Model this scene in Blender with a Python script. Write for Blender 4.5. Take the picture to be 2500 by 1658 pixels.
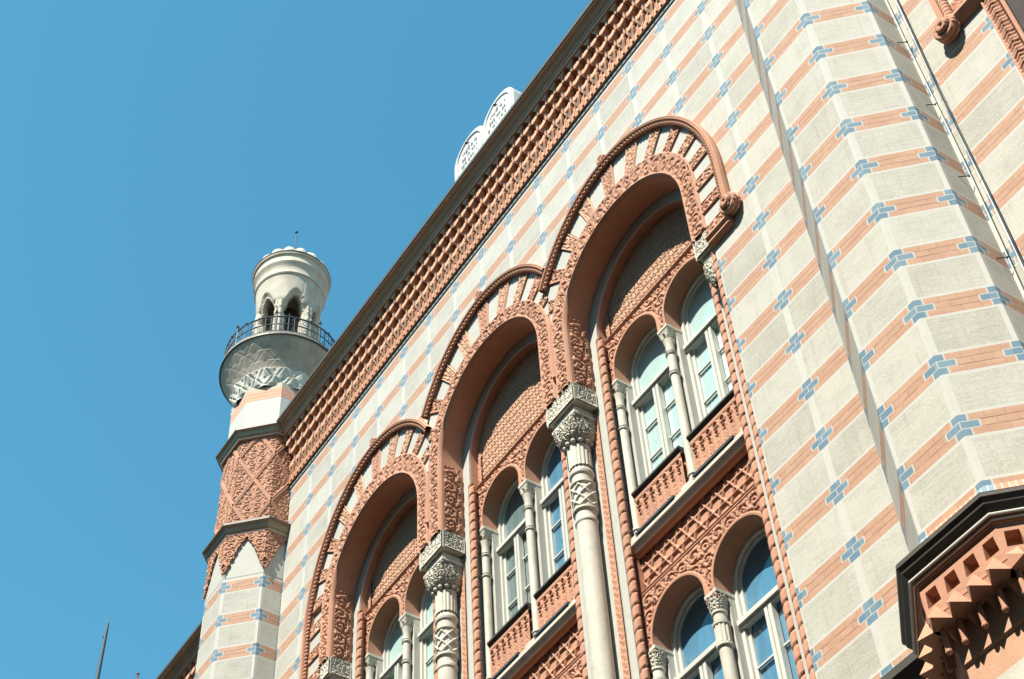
import bpy, math, random
import numpy as np
from mathutils import Matrix, Vector
random.seed(4); rng = np.random.default_rng(4)
scene = bpy.context.scene
for o in list(bpy.data.objects): bpy.data.objects.remove(o)

# ---------------------------------------------------------------- camera
R_ = [[0.548914, 0.8347179, -0.0440395], [-0.6574349, 0.3985945, -0.6394542], [-0.51621, 0.3799584, 0.7675668]]
cd = bpy.data.cameras.new('camera'); cam = bpy.data.objects.new('camera', cd)
scene.collection.objects.link(cam); scene.camera = cam
cd.sensor_fit = 'HORIZONTAL'; cd.sensor_width = 36.0; cd.lens = 3913.353/2500*36.0
cd.clip_start = 0.1; cd.clip_end = 2000
m = Matrix(((R_[0][0], -R_[1][0], -R_[2][0], 6.2715), (R_[0][1], -R_[1][1], -R_[2][1], -7.8891),
            (R_[0][2], -R_[1][2], -R_[2][2], 1.6226), (0, 0, 0, 1)))
cam.matrix_world = m
# ---------------------------------------------------------------- light
SUN_EL, SUN_AZ = math.radians(55), math.radians(-17)       # azimuth: to the left of the facade's normal
w = bpy.data.worlds.new('World'); scene.world = w; w.use_nodes = True
nt = w.node_tree; bg = nt.nodes['Background']
sky = nt.nodes.new('ShaderNodeTexSky'); sky.sky_type = 'NISHITA'; sky.sun_disc = False
sky.sun_elevation = SUN_EL; sky.sun_rotation = math.radians(180) + SUN_AZ
sky.air_density = 1.0; sky.dust_density = 0.0; sky.ozone_density = 3.0
hs = nt.nodes.new('ShaderNodeHueSaturation'); hs.inputs['Hue'].default_value = 0.464; hs.inputs['Saturation'].default_value = 1.18
hs.inputs['Value'].default_value = 1.36
nt.links.new(sky.outputs[0], hs.inputs['Color']); nt.links.new(hs.outputs[0], bg.inputs['Color'])
bg.inputs['Strength'].default_value = 0.08
ld = bpy.data.lights.new('sun', 'SUN'); ld.energy = 5.0; ld.angle = math.radians(0.5); ld.color = (1.0, 0.95, 0.845)
sun = bpy.data.objects.new('sun', ld); scene.collection.objects.link(sun)
tosun = Vector((-math.sin(SUN_AZ)*math.cos(SUN_EL), -math.cos(SUN_AZ)*math.cos(SUN_EL), math.sin(SUN_EL)))
sun.rotation_euler = tosun.to_track_quat('Z', 'Y').to_euler()
scene.view_settings.view_transform = 'Standard'; scene.view_settings.look = 'None'
scene.view_settings.gamma = 1.0; scene.view_settings.exposure = 1.12

# ---------------------------------------------------------------- materials
def newmat(name):
    m = bpy.data.materials.new(name); m.use_nodes = True
    return m, m.node_tree, m.node_tree.nodes['Principled BSDF']
class G:
    """tiny node-math builder"""
    def __init__(s, nt): s.nt = nt
    def m(s, op, a, b=None, c=None):
        n = s.nt.nodes.new('ShaderNodeMath'); n.operation = op
        for i, v in enumerate((a, b, c)):
            if v is None: continue
            if isinstance(v, (int, float)): n.inputs[i].default_value = v
            else: s.nt.links.new(v, n.inputs[i])
        return n.outputs[0]
    def mix(s, f, a, b):
        n = s.nt.nodes.new('ShaderNodeMix'); n.data_type = 'RGBA'
        for i, v in ((0, f), (6, a), (7, b)):
            if isinstance(v, (int, float)): n.inputs[i].default_value = v
            elif isinstance(v, tuple): n.inputs[i].default_value = (*v, 1)
            else: s.nt.links.new(v, n.inputs[i])
        return n.outputs[2]
    def noise(s, vec, scale, detail=3, rough=.6):
        n = s.nt.nodes.new('ShaderNodeTexNoise'); n.inputs['Scale'].default_value = scale
        n.inputs['Detail'].default_value = detail; n.inputs['Roughness'].default_value = rough
        if vec is not None: s.nt.links.new(vec, n.inputs['Vector'])
        return n.outputs[0]
def stone(name, c1, c2, scale=6, rough=.8, bump=.15, bscale=60, grime=None, gs=1.3):
    """c1..c2 mottled colour, fine bump; grime: (colour, amount) soft weathering patches"""
    m, nt, p = newmat(name); g = G(nt)
    tc = nt.nodes.new('ShaderNodeTexCoord').outputs['Object']
    col = g.mix(g.m('MULTIPLY_ADD', g.noise(tc, scale, 5), 2.2, -.6), c1, c2)
    oi = nt.nodes.new('ShaderNodeObjectInfo')
    col = g.mix(g.m('MULTIPLY', oi.outputs['Random'], .22), col, tuple(x*.72 for x in c2))
    if grime:
        gm = nt.nodes.new('ShaderNodeMapping'); gm.inputs['Scale'].default_value = (1, 1, .4); nt.links.new(tc, gm.inputs['Vector']); tc = gm.outputs[0]
        f = g.m('MULTIPLY', g.m('SMOOTH_MIN', g.m('MAXIMUM', g.m('MULTIPLY_ADD', g.noise(tc, gs, 6, .7), 4, -2.0), 0), 1, .1), grime[1])
        col = g.mix(f, col, grime[0])
    nt.links.new(col, p.inputs['Base Color']); p.inputs['Roughness'].default_value = rough
    tc = nt.nodes.new('ShaderNodeTexCoord').outputs['Object']
    b = nt.nodes.new('ShaderNodeBump'); b.inputs['Strength'].default_value = bump; b.inputs['Distance'].default_value = .01
    nt.links.new(g.noise(tc, bscale, 4), b.inputs['Height']); nt.links.new(b.outputs[0], p.inputs['Normal'])
    return m
TERR = (.50, .25, .145)
mat_terr = stone('terracotta', TERR, (.42, .205, .13), 5, .85, .25, 90, ((.30, .16, .11), .45))
mat_terr2 = stone('pale_terracotta', (.55, .32, .20), (.47, .26, .16), 9, .85, .3, 90)
mat_white = stone('white_stone', (.60, .565, .475), (.47, .44, .36), 8, .75, .3, 60, ((.33, .30, .24), .7), 5)
mat_tower = stone('weathered_stone', (.49, .44, .345), (.36, .31, .24), 4, .8, .3, 40, ((.27, .20, .17), .8), 2.6)
mat_frieze = stone('peach_terracotta', (.58, .315, .19), (.50, .255, .15), 5, .85, .2, 90)
mat_recess = stone('shade_dark_terracotta', (.20, .095, .06), (.14, .07, .05), 6, .9, .2, 60)  # shade of the frieze cavities, put into the backing's colour
mat_stain_shade = stone('stained_shaded_stone', (.42, .365, .285), (.29, .24, .185), 5, .85, .3, 40, ((.13, .10, .08), .7), 2.2)  # stains, with the shade under the balcony also put into the colour
mat_smooth = stone('white_plaster', (.45, .44, .39), (.40, .385, .335), 10, .8, .1, 80)
mat_under = stone('brown_soffit_board', (.36, .275, .175), (.27, .205, .13), 6, .6, .2, 30)
mat_bronze = stone('brown_painted_metal', (.075, .06, .042), (.05, .04, .03), 5, .55, .1, 30)
mat_trim = stone('pale_metal_bead', (.62, .60, .54), (.5, .48, .43), 8, .5, .05, 40)
mat_paint = stone('white_window_paint', (.56, .555, .50), (.50, .495, .44), 12, .45, .05, 50)
mat_iron = stone('dark_iron', (.035, .05, .06), (.02, .03, .035), 12, .5, .1, 40)
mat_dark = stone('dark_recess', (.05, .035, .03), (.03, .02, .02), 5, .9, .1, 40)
mat_roof = stone('roof_sheet', (.14, .13, .12), (.1, .09, .09), 3, .6, .1, 20)
mat_stonew = stone('tablet_stone', (.50, .50, .475), (.42, .42, .395), 6, .7, .2, 60)
mat_groove = stone('inscription_grey', (.30, .30, .28), (.24, .24, .22), 10, .8, .1, 60)

def stripes(name, pitch, phase=0.0, crosses=True):
    """striped wall: rows of three orange brick courses every 0.65 m, blue glazed crosses, beige panels (UV in metres)"""
    m, nt, p = newmat(name); g = G(nt)
    uvn = nt.nodes.new('ShaderNodeTexCoord').outputs['UV']
    sp = nt.nodes.new('ShaderNodeSeparateXYZ'); nt.links.new(uvn, sp.inputs[0]); U, V = sp.outputs[0], sp.outputs[1]
    wob = g.noise(uvn, 9, 2)
    ww = g.m('MULTIPLY_ADD', wob, .008, -.004)
    r = g.m('DIVIDE', g.m('SUBTRACT', 20.1, V), .65); rr = g.m('ROUND', r)
    dz = g.m('ADD', g.m('MULTIPLY', g.m('SUBTRACT', r, rr), .65), ww)      # + is below
    adz = g.m('ABSOLUTE', dz)
    cu = g.m('DIVIDE', g.m('SUBTRACT', U, phase), pitch); cr_ = g.m('ROUND', cu)
    dx = g.m('ADD', g.m('MULTIPLY', g.m('SUBTRACT', cu, cr_), pitch), ww); adx = g.m('ABSOLUTE', dx)
    lt = lambda a, b: g.m('LESS_THAN', a, b)
    AND = lambda a, b: g.m('MULTIPLY', a, b)
    NOT = lambda a: g.m('SUBTRACT', 1.0, a)
    instripe = lt(adz, .108)
    mid = lt(adz, .036)
    lim = g.m('MULTIPLY_ADD', mid, .072, .066)
    joint = lt(g.m('ABSOLUTE', g.m('SUBTRACT', adz, .036)), .0045)
    blue = AND(instripe, lt(adx, lim))
    rim = AND(instripe, lt(g.m('ABSOLUTE', g.m('SUBTRACT', adx, lim)), .007))
    bj = AND(lt(adx, .14), joint)
    bj2 = AND(AND(mid, lt(adx, .005)), instripe)
    # panel
    comb = nt.nodes.new('ShaderNodeCombineXYZ')
    nt.links.new(g.m('FLOOR', cu), comb.inputs[0]); nt.links.new(g.m('FLOOR', r), comb.inputs[1])
    wn = nt.nodes.new('ShaderNodeTexWhiteNoise'); wn.noise_dimensions = '2D'; nt.links.new(comb.outputs[0], wn.inputs['Vector'])
    pv = wn.outputs['Value']
    fine = g.noise(uvn, 45, 4, .7); big = g.noise(uvn, 2.2, 5, .65)
    sc = nt.nodes.new('ShaderNodeMapping'); sc.inputs['Scale'].default_value = (4, 40, 1); nt.links.new(uvn, sc.inputs['Vector'])
    streak = g.noise(sc.outputs[0], 1.0, 3)
    f = g.m('MULTIPLY_ADD', fine, 1.9, -.72); f = g.m('ADD', f, g.m('MULTIPLY_ADD', big, 1.3, -.65)); f = g.m('ADD', f, g.m('MULTIPLY_ADD', pv, .5, -.2))
    f = g.m('ADD', f, g.m('MULTIPLY_ADD', streak, 1.0, -.5))
    f = g.m('MINIMUM', g.m('MAXIMUM', f, 0), 1)
    panel = g.mix(f, (.435, .422, .362), (.28, .266, .22))
    # coarse weave of the panel bricks
    gx = lt(g.m('ABSOLUTE', g.m('SUBTRACT', g.m('FRACT', g.m('MULTIPLY', U, 52)), .5)), .2)
    gz = lt(g.m('ABSOLUTE', g.m('SUBTRACT', g.m('FRACT', g.m('MULTIPLY', V, 52)), .5)), .2)
    panel = g.mix(g.m('MULTIPLY', AND(gx, gz), g.m('MULTIPLY', f, .35)), panel, (.21, .20, .165))
    dm = nt.nodes.new('ShaderNodeMapping'); dm.inputs['Scale'].default_value = (9, .7, 1); nt.links.new(uvn, dm.inputs['Vector'])
    drip = g.m('MINIMUM', g.m('MAXIMUM', g.m('MULTIPLY_ADD', g.noise(dm.outputs[0], 1.6, 5, .7), 5, -2.7), 0), 1)
    blot = g.m('MINIMUM', g.m('MAXIMUM', g.m('MULTIPLY_ADD', g.noise(uvn, 5.5, 5, .75), 5, -2.6), 0), 1)
    panel = g.mix(g.m('MULTIPLY', drip, .30), panel, (.24, .22, .175)); panel = g.mix(g.m('MULTIPLY', blot, .30), panel, (.25, .235, .20))
    bright = (.45, .44, .395)
    frame = g.m('MAXIMUM', lt(adz, .122 + .012), lt(adx, .04))
    rough_n = g.noise(uvn, 14, 3)
    frame = g.m('MULTIPLY', frame, g.m('MINIMUM', g.m('MULTIPLY_ADD', rough_n, 1.2, .35), 1))
    col = g.mix(frame, panel, bright)
    # orange brick courses
    sc2 = nt.nodes.new('ShaderNodeMapping'); sc2.inputs['Scale'].default_value = (3.2, 14, 1); nt.links.new(uvn, sc2.inputs['Vector'])
    on = g.noise(sc2.outputs[0], 1.3, 3)
    of = g.m('MINIMUM', g.m('MAXIMUM', g.m('MULTIPLY_ADD', on, 2.4, -.8), 0), 1)
    orange = g.mix(of, (.445, .27, .175), (.36, .195, .12))
    orange = g.mix(g.m('MULTIPLY', fine, .25), orange, (.43, .285, .19))
    jn = g.m('MINIMUM', g.m('MAXIMUM', g.m('MULTIPLY_ADD', g.noise(sc2.outputs[0], 2.5, 2), 4, -1.1), 0), 1)
    orange = g.mix(g.m('MULTIPLY', joint, jn), orange, (.17, .085, .055))
    crs = g.m('ROUND', g.m('DIVIDE', dz, .072))
    vj = lt(g.m('ABSOLUTE', g.m('SUBTRACT', g.m('FRACT', g.m('ADD', g.m('DIVIDE', U, .145), g.m('MULTIPLY', crs, .5))), .5)), .03)
    orange = g.mix(g.m('MULTIPLY', vj, g.m('MULTIPLY', jn, .5)), orange, (.24, .12, .08))
    bt = nt.nodes.new('ShaderNodeCombineXYZ'); nt.links.new(g.m('ROUND', g.m('ADD', g.m('DIVIDE', U, .145), g.m('MULTIPLY', crs, .5))), bt.inputs[0]); nt.links.new(g.m('MULTIPLY_ADD', rr, 3, crs), bt.inputs[1])
    wb = nt.nodes.new('ShaderNodeTexWhiteNoise'); wb.noise_dimensions = '2D'; nt.links.new(bt.outputs[0], wb.inputs['Vector'])
    orange = g.mix(g.m('MULTIPLY', wb.outputs['Value'], .35), orange, (.33, .165, .10))
    col = g.mix(instripe, col, orange)
    col = g.mix(g.m('MULTIPLY', drip, .18), col, (.24, .17, .12))
    if crosses:
        bn = g.mix(g.noise(uvn, 18, 3), (.105, .19, .245), (.17, .255, .295))
        bn = g.mix(g.m('MULTIPLY', wb.outputs['Value'], .65), bn, (.06, .13, .20))
        col = g.mix(blue, col, bn)
        white = g.m('MAXIMUM', g.m('MAXIMUM', rim, bj), bj2)
        col = g.mix(g.m('MULTIPLY', AND(white, instripe), .8), col, bright)
    edge = lt(g.m('ABSOLUTE', g.m('SUBTRACT', adz, .113)), .006)
    col = g.mix(g.m('MULTIPLY', edge, .8), col, (.44, .43, .385))
    nt.links.new(col, p.inputs['Base Color']); p.inputs['Roughness'].default_value = .82
    b = nt.nodes.new('ShaderNodeBump'); b.inputs['Strength'].default_value = .35; b.inputs['Distance'].default_value = .006
    h = g.m('ADD', g.m('MULTIPLY', fine, .8), g.m('MULTIPLY', NOT(joint), .6)); h = g.m('ADD', h, g.m('MULTIPLY', instripe, .5))
    nt.links.new(h, b.inputs['Height']); nt.links.new(b.outputs[0], p.inputs['Normal'])
    return m
PITCH = .7197
mat_wall = stripes('striped_brick_wall', PITCH, -.012)
mat_turret = stripes('striped_brick_turret', .6213)
mat_towerw = stripes('striped_brick_tower', .6378)
mat_rwall = stripes('striped_brick_right_wall', .86, 2.255)

def rowlockmat():
    m, nt, p = newmat('rowlock_brick'); g = G(nt)
    uvn = nt.nodes.new('ShaderNodeTexCoord').outputs['UV']; sp = nt.nodes.new('ShaderNodeSeparateXYZ'); nt.links.new(uvn, sp.inputs[0])
    u = g.m('ADD', sp.outputs[0], g.m('MULTIPLY_ADD', g.noise(uvn, 30, 2), .012, -.006))
    ln = g.m('LESS_THAN', g.m('ABSOLUTE', g.m('SUBTRACT', g.m('FRACT', g.m('DIVIDE', u, .048)), .5)), .10)
    wn = nt.nodes.new('ShaderNodeTexWhiteNoise'); wn.noise_dimensions = '1D'; nt.links.new(g.m('FLOOR', g.m('ADD', g.m('DIVIDE', u, .048), .5)), wn.inputs['W'])
    col = g.mix(wn.outputs['Value'], (.68, .37, .24), (.56, .28, .19))
    col = g.mix(g.m('LESS_THAN', u, .07), col, (.26, .36, .44)); col = g.mix(g.m('GREATER_THAN', u, .56), col, (.26, .36, .44))
    col = g.mix(g.m('MULTIPLY', ln, .7), col, (.70, .66, .58))
    nt.links.new(col, p.inputs['Base Color']); p.inputs['Roughness'].default_value = .85; return m
mat_rowlock = rowlockmat()
def glassmat():
    m, nt, p = newmat('window_glass'); nt.nodes.remove(p)
    out = nt.nodes['Material Output']
    tr = nt.nodes.new('ShaderNodeBsdfTransparent'); tr.inputs[0].default_value = (.88, .95, .94, 1)
    gl = nt.nodes.new('ShaderNodeBsdfGlossy'); gl.inputs['Roughness'].default_value = .02; gl.inputs[0].default_value = (1, 1, 1, 1)
    lw = nt.nodes.new('ShaderNodeLayerWeight'); lw.inputs['Blend'].default_value = .5
    g = G(nt); fac = g.m('MULTIPLY_ADD', g.m('POWER', lw.outputs['Facing'], 4), .75, .07)
    nn = nt.nodes.new('ShaderNodeBump'); nn.inputs['Strength'].default_value = .12; nn.inputs['Distance'].default_value = .01
    nt.links.new(g.noise(nt.nodes.new('ShaderNodeTexCoord').outputs['Object'], 3.5, 2), nn.inputs['Height']); nt.links.new(nn.outputs[0], gl.inputs['Normal'])
    mx = nt.nodes.new('ShaderNodeMixShader')
    nt.links.new(fac, mx.inputs[0]); nt.links.new(tr.outputs[0], mx.inputs[1]); nt.links.new(gl.outputs[0], mx.inputs[2])
    nt.links.new(mx.outputs[0], out.inputs[0]); return m
mat_glass = glassmat()
def blindmat(name, c1, c2):
    m, nt, p = newmat(name); g = G(nt)
    tc = nt.nodes.new('ShaderNodeTexCoord').outputs['Object']
    mp = nt.nodes.new('ShaderNodeMapping'); mp.inputs['Scale'].default_value = (7, 1, .8); nt.links.new(tc, mp.inputs['Vector'])
    col = g.mix(g.m('MINIMUM', g.m('MAXIMUM', g.m('MULTIPLY_ADD', g.noise(mp.outputs[0], 2.0, 3), 2.6, -.8), 0), 1), c1, c2)
    nt.links.new(col, p.inputs['Base Color']); p.inputs['Roughness'].default_value = .9; return m
mat_bl_pale = blindmat('pale_roller_blind', (.52, .62, .60), (.48, .58, .565))
mat_bl_green = blindmat('grey_green_curtain', (.11, .15, .15), (.19, .24, .235))
mat_refl_blue = blindmat('blue_sky_reflection', (.07, .20, .34), (.10, .26, .40))  # sky reflected in the glass, painted as a blue sheet behind it

# ---------------------------------------------------------------- object helpers
LINK = scene.collection.objects.link
def mesh(name, verts, faces, mat, parent=None, uv=None, smooth=False, loc=None):
    me = bpy.data.meshes.new(name); me.from_pydata([tuple(map(float, v)) for v in verts], [], [tuple(f) for f in faces])
    if uv is not None:
        l = me.uv_layers.new(name='UVMap')
        k = 0
        for f, us in zip(faces, uv):
            for q in us: l.data[k].uv = q; k += 1
    if smooth: me.polygons.foreach_set('use_smooth', [True]*len(me.polygons))
    me.materials.append(mat); me.validate(); me.update()
    o = bpy.data.objects.new(name, me); LINK(o)
    if parent: o.parent = parent
    return o
def grid(name, X, Y, Z, mat, parent=None, mask=None, smooth=False):
    """mesh from 2-D coordinate arrays; mask over faces"""
    n, k = X.shape
    co = np.stack([X, Y, Z], -1).reshape(-1, 3).astype(np.float32)
    a = np.arange(n*k).reshape(n, k)
    q = np.stack([a[:-1, :-1], a[1:, :-1], a[1:, 1:], a[:-1, 1:]], -1)
    q = q[mask] if mask is not None else q.reshape(-1, 4)
    used = np.zeros(n*k, bool); used[q.ravel()] = True
    idx = np.cumsum(used)-1; co = co[used]; q = idx[q]
    me = bpy.data.meshes.new(name)
    me.vertices.add(len(co)); me.vertices.foreach_set('co', co.ravel())
    me.loops.add(q.size); me.loops.foreach_set('vertex_index', q.ravel().astype(np.int32))
    me.polygons.add(len(q)); me.polygons.foreach_set('loop_start', np.arange(0, q.size, 4, dtype=np.int32))
    me.polygons.foreach_set('loop_total', np.full(len(q), 4, np.int32))
    if smooth: me.polygons.foreach_set('use_smooth', np.ones(len(q), bool))
    me.materials.append(mat); me.update(calc_edges=True); me.validate()
    o = bpy.data.objects.new(name, me); LINK(o)
    if parent: o.parent = parent
    return o
class MB:
    def __init__(s): s.v = []; s.f = []
    def add(s, v, f):
        n = len(s.v); s.v += list(v); s.f += [tuple(i+n for i in q) for q in f]; return s
    def box(s, x0, x1, y0, y1, z0, z1):
        v = [(x, y, z) for x in (x0, x1) for y in (y0, y1) for z in (z0, z1)]
        return s.add(v, [(0, 1, 3, 2), (4, 6, 7, 5), (0, 4, 5, 1), (2, 3, 7, 6), (0, 2, 6, 4), (1, 5, 7, 3)])
    def prism(s, poly, z0, z1):
        """vertical prism over an xy polygon"""
        n = len(poly)
        v = [(x, y, z0) for x, y in poly]+[(x, y, z1) for x, y in poly]
        return s.add(v, [(i, (i+1) % n, n+(i+1) % n, n+i) for i in range(n)]+[tuple(range(n))[::-1], tuple(range(n, 2*n))])
    def yprism(s, poly, y0, y1):
        """prism along y over an xz polygon"""
        n = len(poly)
        v = [(x, y0, z) for x, z in poly]+[(x, y1, z) for x, z in poly]
        return s.add(v, [(i, (i+1) % n, n+(i+1) % n, n+i) for i in range(n)]+[tuple(range(n))[::-1], tuple(range(n, 2*n))])
    def xprism(s, poly, x0, x1):
        n = len(poly)
        v = [(x0, y, z) for y, z in poly]+[(x1, y, z) for y, z in poly]
        return s.add(v, [(i, (i+1) % n, n+(i+1) % n, n+i) for i in range(n)]+[tuple(range(n))[::-1], tuple(range(n, 2*n))])
    def lathe(s, prof, cx, cy, seg=20, a0=0, a1=2*math.pi, fl=None):
        """prof: [(r, z)]; fl(theta, r, z) -> r"""
        full = abs(a1-a0-2*math.pi) < 1e-6; n = seg if full else seg+1
        v = []
        for r, z in prof:
            for i in range(n):
                t = a0+(a1-a0)*i/seg; q = fl(t, r, z) if fl else r
                v.append((cx+q*math.cos(t), cy+q*math.sin(t), z))
        f = []
        for j in range(len(prof)-1):
            for i in range(seg):
                i2 = (i+1) % n
                f.append((j*n+i, j*n+i2, (j+1)*n+i2, (j+1)*n+i))
        if full: f.append(tuple(range(n))[::-1]); f.append(tuple(range((len(prof)-1)*n, len(prof)*n)))
        return s.add(v, f)
    def tube(s, pts, r, seg=8, closed=False):
        P = [Vector(p) for p in pts]; n = len(P); v = []
        up = Vector((.31, .17, .93)).normalized()
        for i, p in enumerate(P):
            d = (P[(i+1) % n]-P[i-1]) if closed else (P[min(i+1, n-1)]-P[max(i-1, 0)])
            d.normalize(); a = d.cross(up)
            if a.length < 1e-3: a = d.cross(Vector((1, 0, 0)))
            a.normalize(); b = a.cross(d)
            rr = r(i/(n-1)) if callable(r) else r
            for k in range(seg):
                t = 2*math.pi*k/seg; v.append(p+a*math.cos(t)*rr+b*math.sin(t)*rr)
        f = []
        for i in range(n if closed else n-1):
            j = (i+1) % n
            for k in range(seg): f.append((i*seg+k, i*seg+(k+1) % seg, j*seg+(k+1) % seg, j*seg+k))
        if not closed: f.append(tuple(range(seg))[::-1]); f.append(tuple(range((n-1)*seg, n*seg)))
        return s.add(v, f)
    def ball(s, c, r, seg=10, sq=1.0):
        pr = [(max(r*math.sin(math.pi*i/8), .0005), c[2]-r*sq*math.cos(math.pi*i/8)) for i in range(9)]
        return s.lathe(pr, c[0], c[1], seg)
    def obj(s, name, mat, parent=None, smooth=False):
        return mesh(name, s.v, s.f, mat, parent, smooth=smooth)
def empty(name, loc=(0, 0, 0)):
    o = bpy.data.objects.new(name, None); o.location = loc; LINK(o); return o
def tag(o, label, cat, group=None, kind=None):
    if label: o['label'] = label
    if cat: o['category'] = cat
    if group: o['group'] = group
    if kind: o['kind'] = kind
    return o
def thing(name, label, cat, group=None): return tag(empty(name), label, cat, group)
def autosmooth(o, deg=40):
    me = o.data; me.polygons.foreach_set('use_smooth', [True]*len(me.polygons))
    try: me.set_sharp_from_angle(angle=math.radians(deg))
    except Exception: pass
    return o

# ---------------------------------------------------------------- ornament height fields (0..1)
def sst(x, a, b):
    t = np.clip((x-a)/(b-a), 0, 1); return t*t*(3-2*t)
def scroll(u, v, c, k=1.5, ph=0.0):
    """curling leaf scrolls, alternately handed, in cells of size c: flat raised leaves, narrow deep grooves"""
    i = np.floor(u/c); j = np.floor(v/c); lu = u/c-i-.5; lv = v/c-j-.5
    s = np.where((i+j) % 2 == 0, 1.0, -1.0)
    r = np.hypot(lu, lv)*2; th = np.arctan2(lv, lu*s)
    sp = .5+.5*np.cos(2*np.pi*r*k-th+ph)
    curl = sst(sp, .18, .40)
    leaf = sst(.5+.5*np.cos(4*th+5*r+i*1.3), .15, .4)
    h = np.where(r < .95, curl, leaf)
    return h
def foliage(u, v, s):
    a = np.sin(u/s*6.1+1.9*np.sin(v/s*4.3))*np.cos(v/s*5.3+1.7*np.sin(u/s*3.7+1))
    b = np.sin(u/s*11+2.2*np.cos(v/s*7))*np.sin(v/s*12.5+1.3*np.sin(u/s*9))
    return sst(a*.6+b*.5, -.35, -.10)
def arabesque(u, v, c):
    f = np.sin(u/c*17+2*np.sin(v/c*9))*np.sin(v/c*15+2*np.sin(u/c*8))
    return scroll(u, v, c)*(1-.75*sst(f, .55, .75))
def fanscale(u, v, w, h):
    """overlapping curled leaf scales"""
    j = np.floor(v/h); lu = (u/w+.5*(j % 2)) % 1-.5; lv = v/h-j
    rad = np.hypot(lu*1.1, (1-lv)*.62)
    rib = .5+.5*np.cos(np.arctan2(lu, 1.15-lv)*15)
    curl = np.exp(-((np.abs(lu)-.20)**2+(lv-.80)**2)/.008)+np.exp(-(lu**2+(lv-.62)**2)/.010)
    return np.clip(.20+.50*lv*(1-sst(np.abs(lu), .33, .5))+.28*rib*(1-lv)+.55*curl-.35*sst(rad, .5, .62), 0, 1.3)
def curls(u, v, c):
    j = np.floor(v/(c*.8)); uu = u+.5*c*(j % 2); lv = v/(c*.8)-j; lu = uu/c-np.floor(uu/c)-.5
    s = np.where(np.floor(uu/c*2) % 2 == 0, 1.0, -1.0); a = np.abs(lu)-.24
    r = np.hypot(a*1.6, (lv-.62))*2; th = np.arctan2(lv-.62, a*1.6)
    sp = sst(.5+.5*np.cos(2*np.pi*r*1.15-th), .25, .5)
    stem = sst(.5+.5*np.cos(lu*38), .2, .5)
    return np.where(r < .75, sp*(.55+.6*lv), stem*(.35+.5*lv))
def kagome(u, v, p, w):
    h = np.zeros_like(u)
    for k, (a, ph) in enumerate(((0, 0), (60, 0), (120, .5))):
        t = math.radians(a+90); d = (u*math.cos(t)+v*math.sin(t))/p+ph
        dd = np.abs(d-np.round(d))*p
        h = np.maximum(h, 1-sst(dd, w*.5, w*.95)-.35*(1-sst(dd, 0, w*.3)))
    return h
def relief_xz(name, x0, x1, z0, z1, y, hf, amp, mat, parent, step=.011, maskf=None):
    """carved panel facing -Y"""
    nx = max(2, int((x1-x0)/step)); nz = max(2, int((z1-z0)/step))
    X, Z = np.meshgrid(np.linspace(x0, x1, nx), np.linspace(z0, z1, nz), indexing='ij')
    H = hf(X-x0, Z-z0)*amp
    mk = None
    if maskf is not None:
        mv = maskf(X, Z); mk = mv[:-1, :-1] & mv[1:, :-1] & mv[1:, 1:] & mv[:-1, 1:]
    return grid(name, X, y-H, Z, mat, parent, mk, smooth=False)

# ================================================================ geometry constants
TOWC = (-11.575, -.01); TURC = (1.5, -.025)
AC = [-7.90, -5.02, -2.14]                 # arch centres (x)
SPR = [16.52, 16.88, 16.52]                # centre of intrados circle
RC = [16.61, 16.89, 16.61]                 # centre of the carved ring
HZ = [(16.3, 2.26), (16.6, 2.29), (16.3, 2.26)]   # hood ellipse: base z, height
RI, RO, HA = 1.17, 1.42, 1.76
OPL, OPR = -9.33, -.71
HALF = 1.44
def octpts(c, a): return [(c[0]+a/math.cos(math.pi/8)*math.cos(math.radians(22.5+45*k)), c[1]+a/math.cos(math.pi/8)*math.sin(math.radians(22.5+45*k))) for k in range(8)]
bld = thing('synagogue_building', 'striped brick building with three tall carved terracotta arches and paired windows', 'building')

# ---------------------------------------------------------------- wall with opening
def wall_face():
    xs = [-10.79, OPL]
    for c in AC: xs += list(np.linspace(c-RI-.10, c+RI+.10, 41))
    xs += [OPR, 0.80]
    xs = sorted(set(round(float(x), 4) for x in xs))
    v = []; f = []; uv = []
    def quad(xa, xb, za, zb, zc, zd):
        n = len(v); v.extend([(xa, 0, za), (xb, 0, zb), (xb, 0, zc), (xa, 0, zd)]); f.append((n, n+1, n+2, n+3))
        uv.append([(xa, za), (xb, zb), (xb, zc), (xa, zd)])
    def bot(x):
        if x < OPL-.001 or x > OPR+.001: return 0.0
        for c, s in zip(AC, RC):
            if abs(x-c) < RI+.1: return s+math.sqrt(max((RI+.1)**2-(x-c)**2, 0)) if abs(x-c) < RI+.099 else 15.45
        return 15.45
    for a, b in zip(xs[:-1], xs[1:]):
        mid = (a+b)/2
        if mid < OPL or mid > OPR: quad(a, b, 0, 0, 20.36, 20.36)
        else: quad(a, b, max(bot(a), 15.45), max(bot(b), 15.45), 20.36, 20.36)
    return mesh('wall', v, f, mat_wall, bld, uv)
wall_face()
# reveal of the big opening (both ends), pilasters behind the columns, sills
mb = MB(); mb.box(OPL-.3, OPL, .001, .6, 0, 15.7); mb.box(OPR, OPR+.3, .001, .6, 0, 15.7)
mb.obj('opening_reveal', mat_white, bld)
# building body, roof
mb = MB(); mb.box(-10.7, 14, 1.4, 12, 0, 21.2); mb.box(-10.7, -9.4, .01, 1.4, 0, 20.3); mb.box(-.64, 14, .01, 1.4, 0, 20.3); mb.box(-10.7, 14, .6, 1.4, 18.95, 21.4)
mb.obj('building_core', mat_dark, bld)
mb = MB(); mb.xprism([(-.2, 21.55), (13, 21.55), (13, 21.7), (6, 23.0), (0, 21.62)], -12.3, 14.5); mb.obj('roof', mat_roof, bld)
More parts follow.
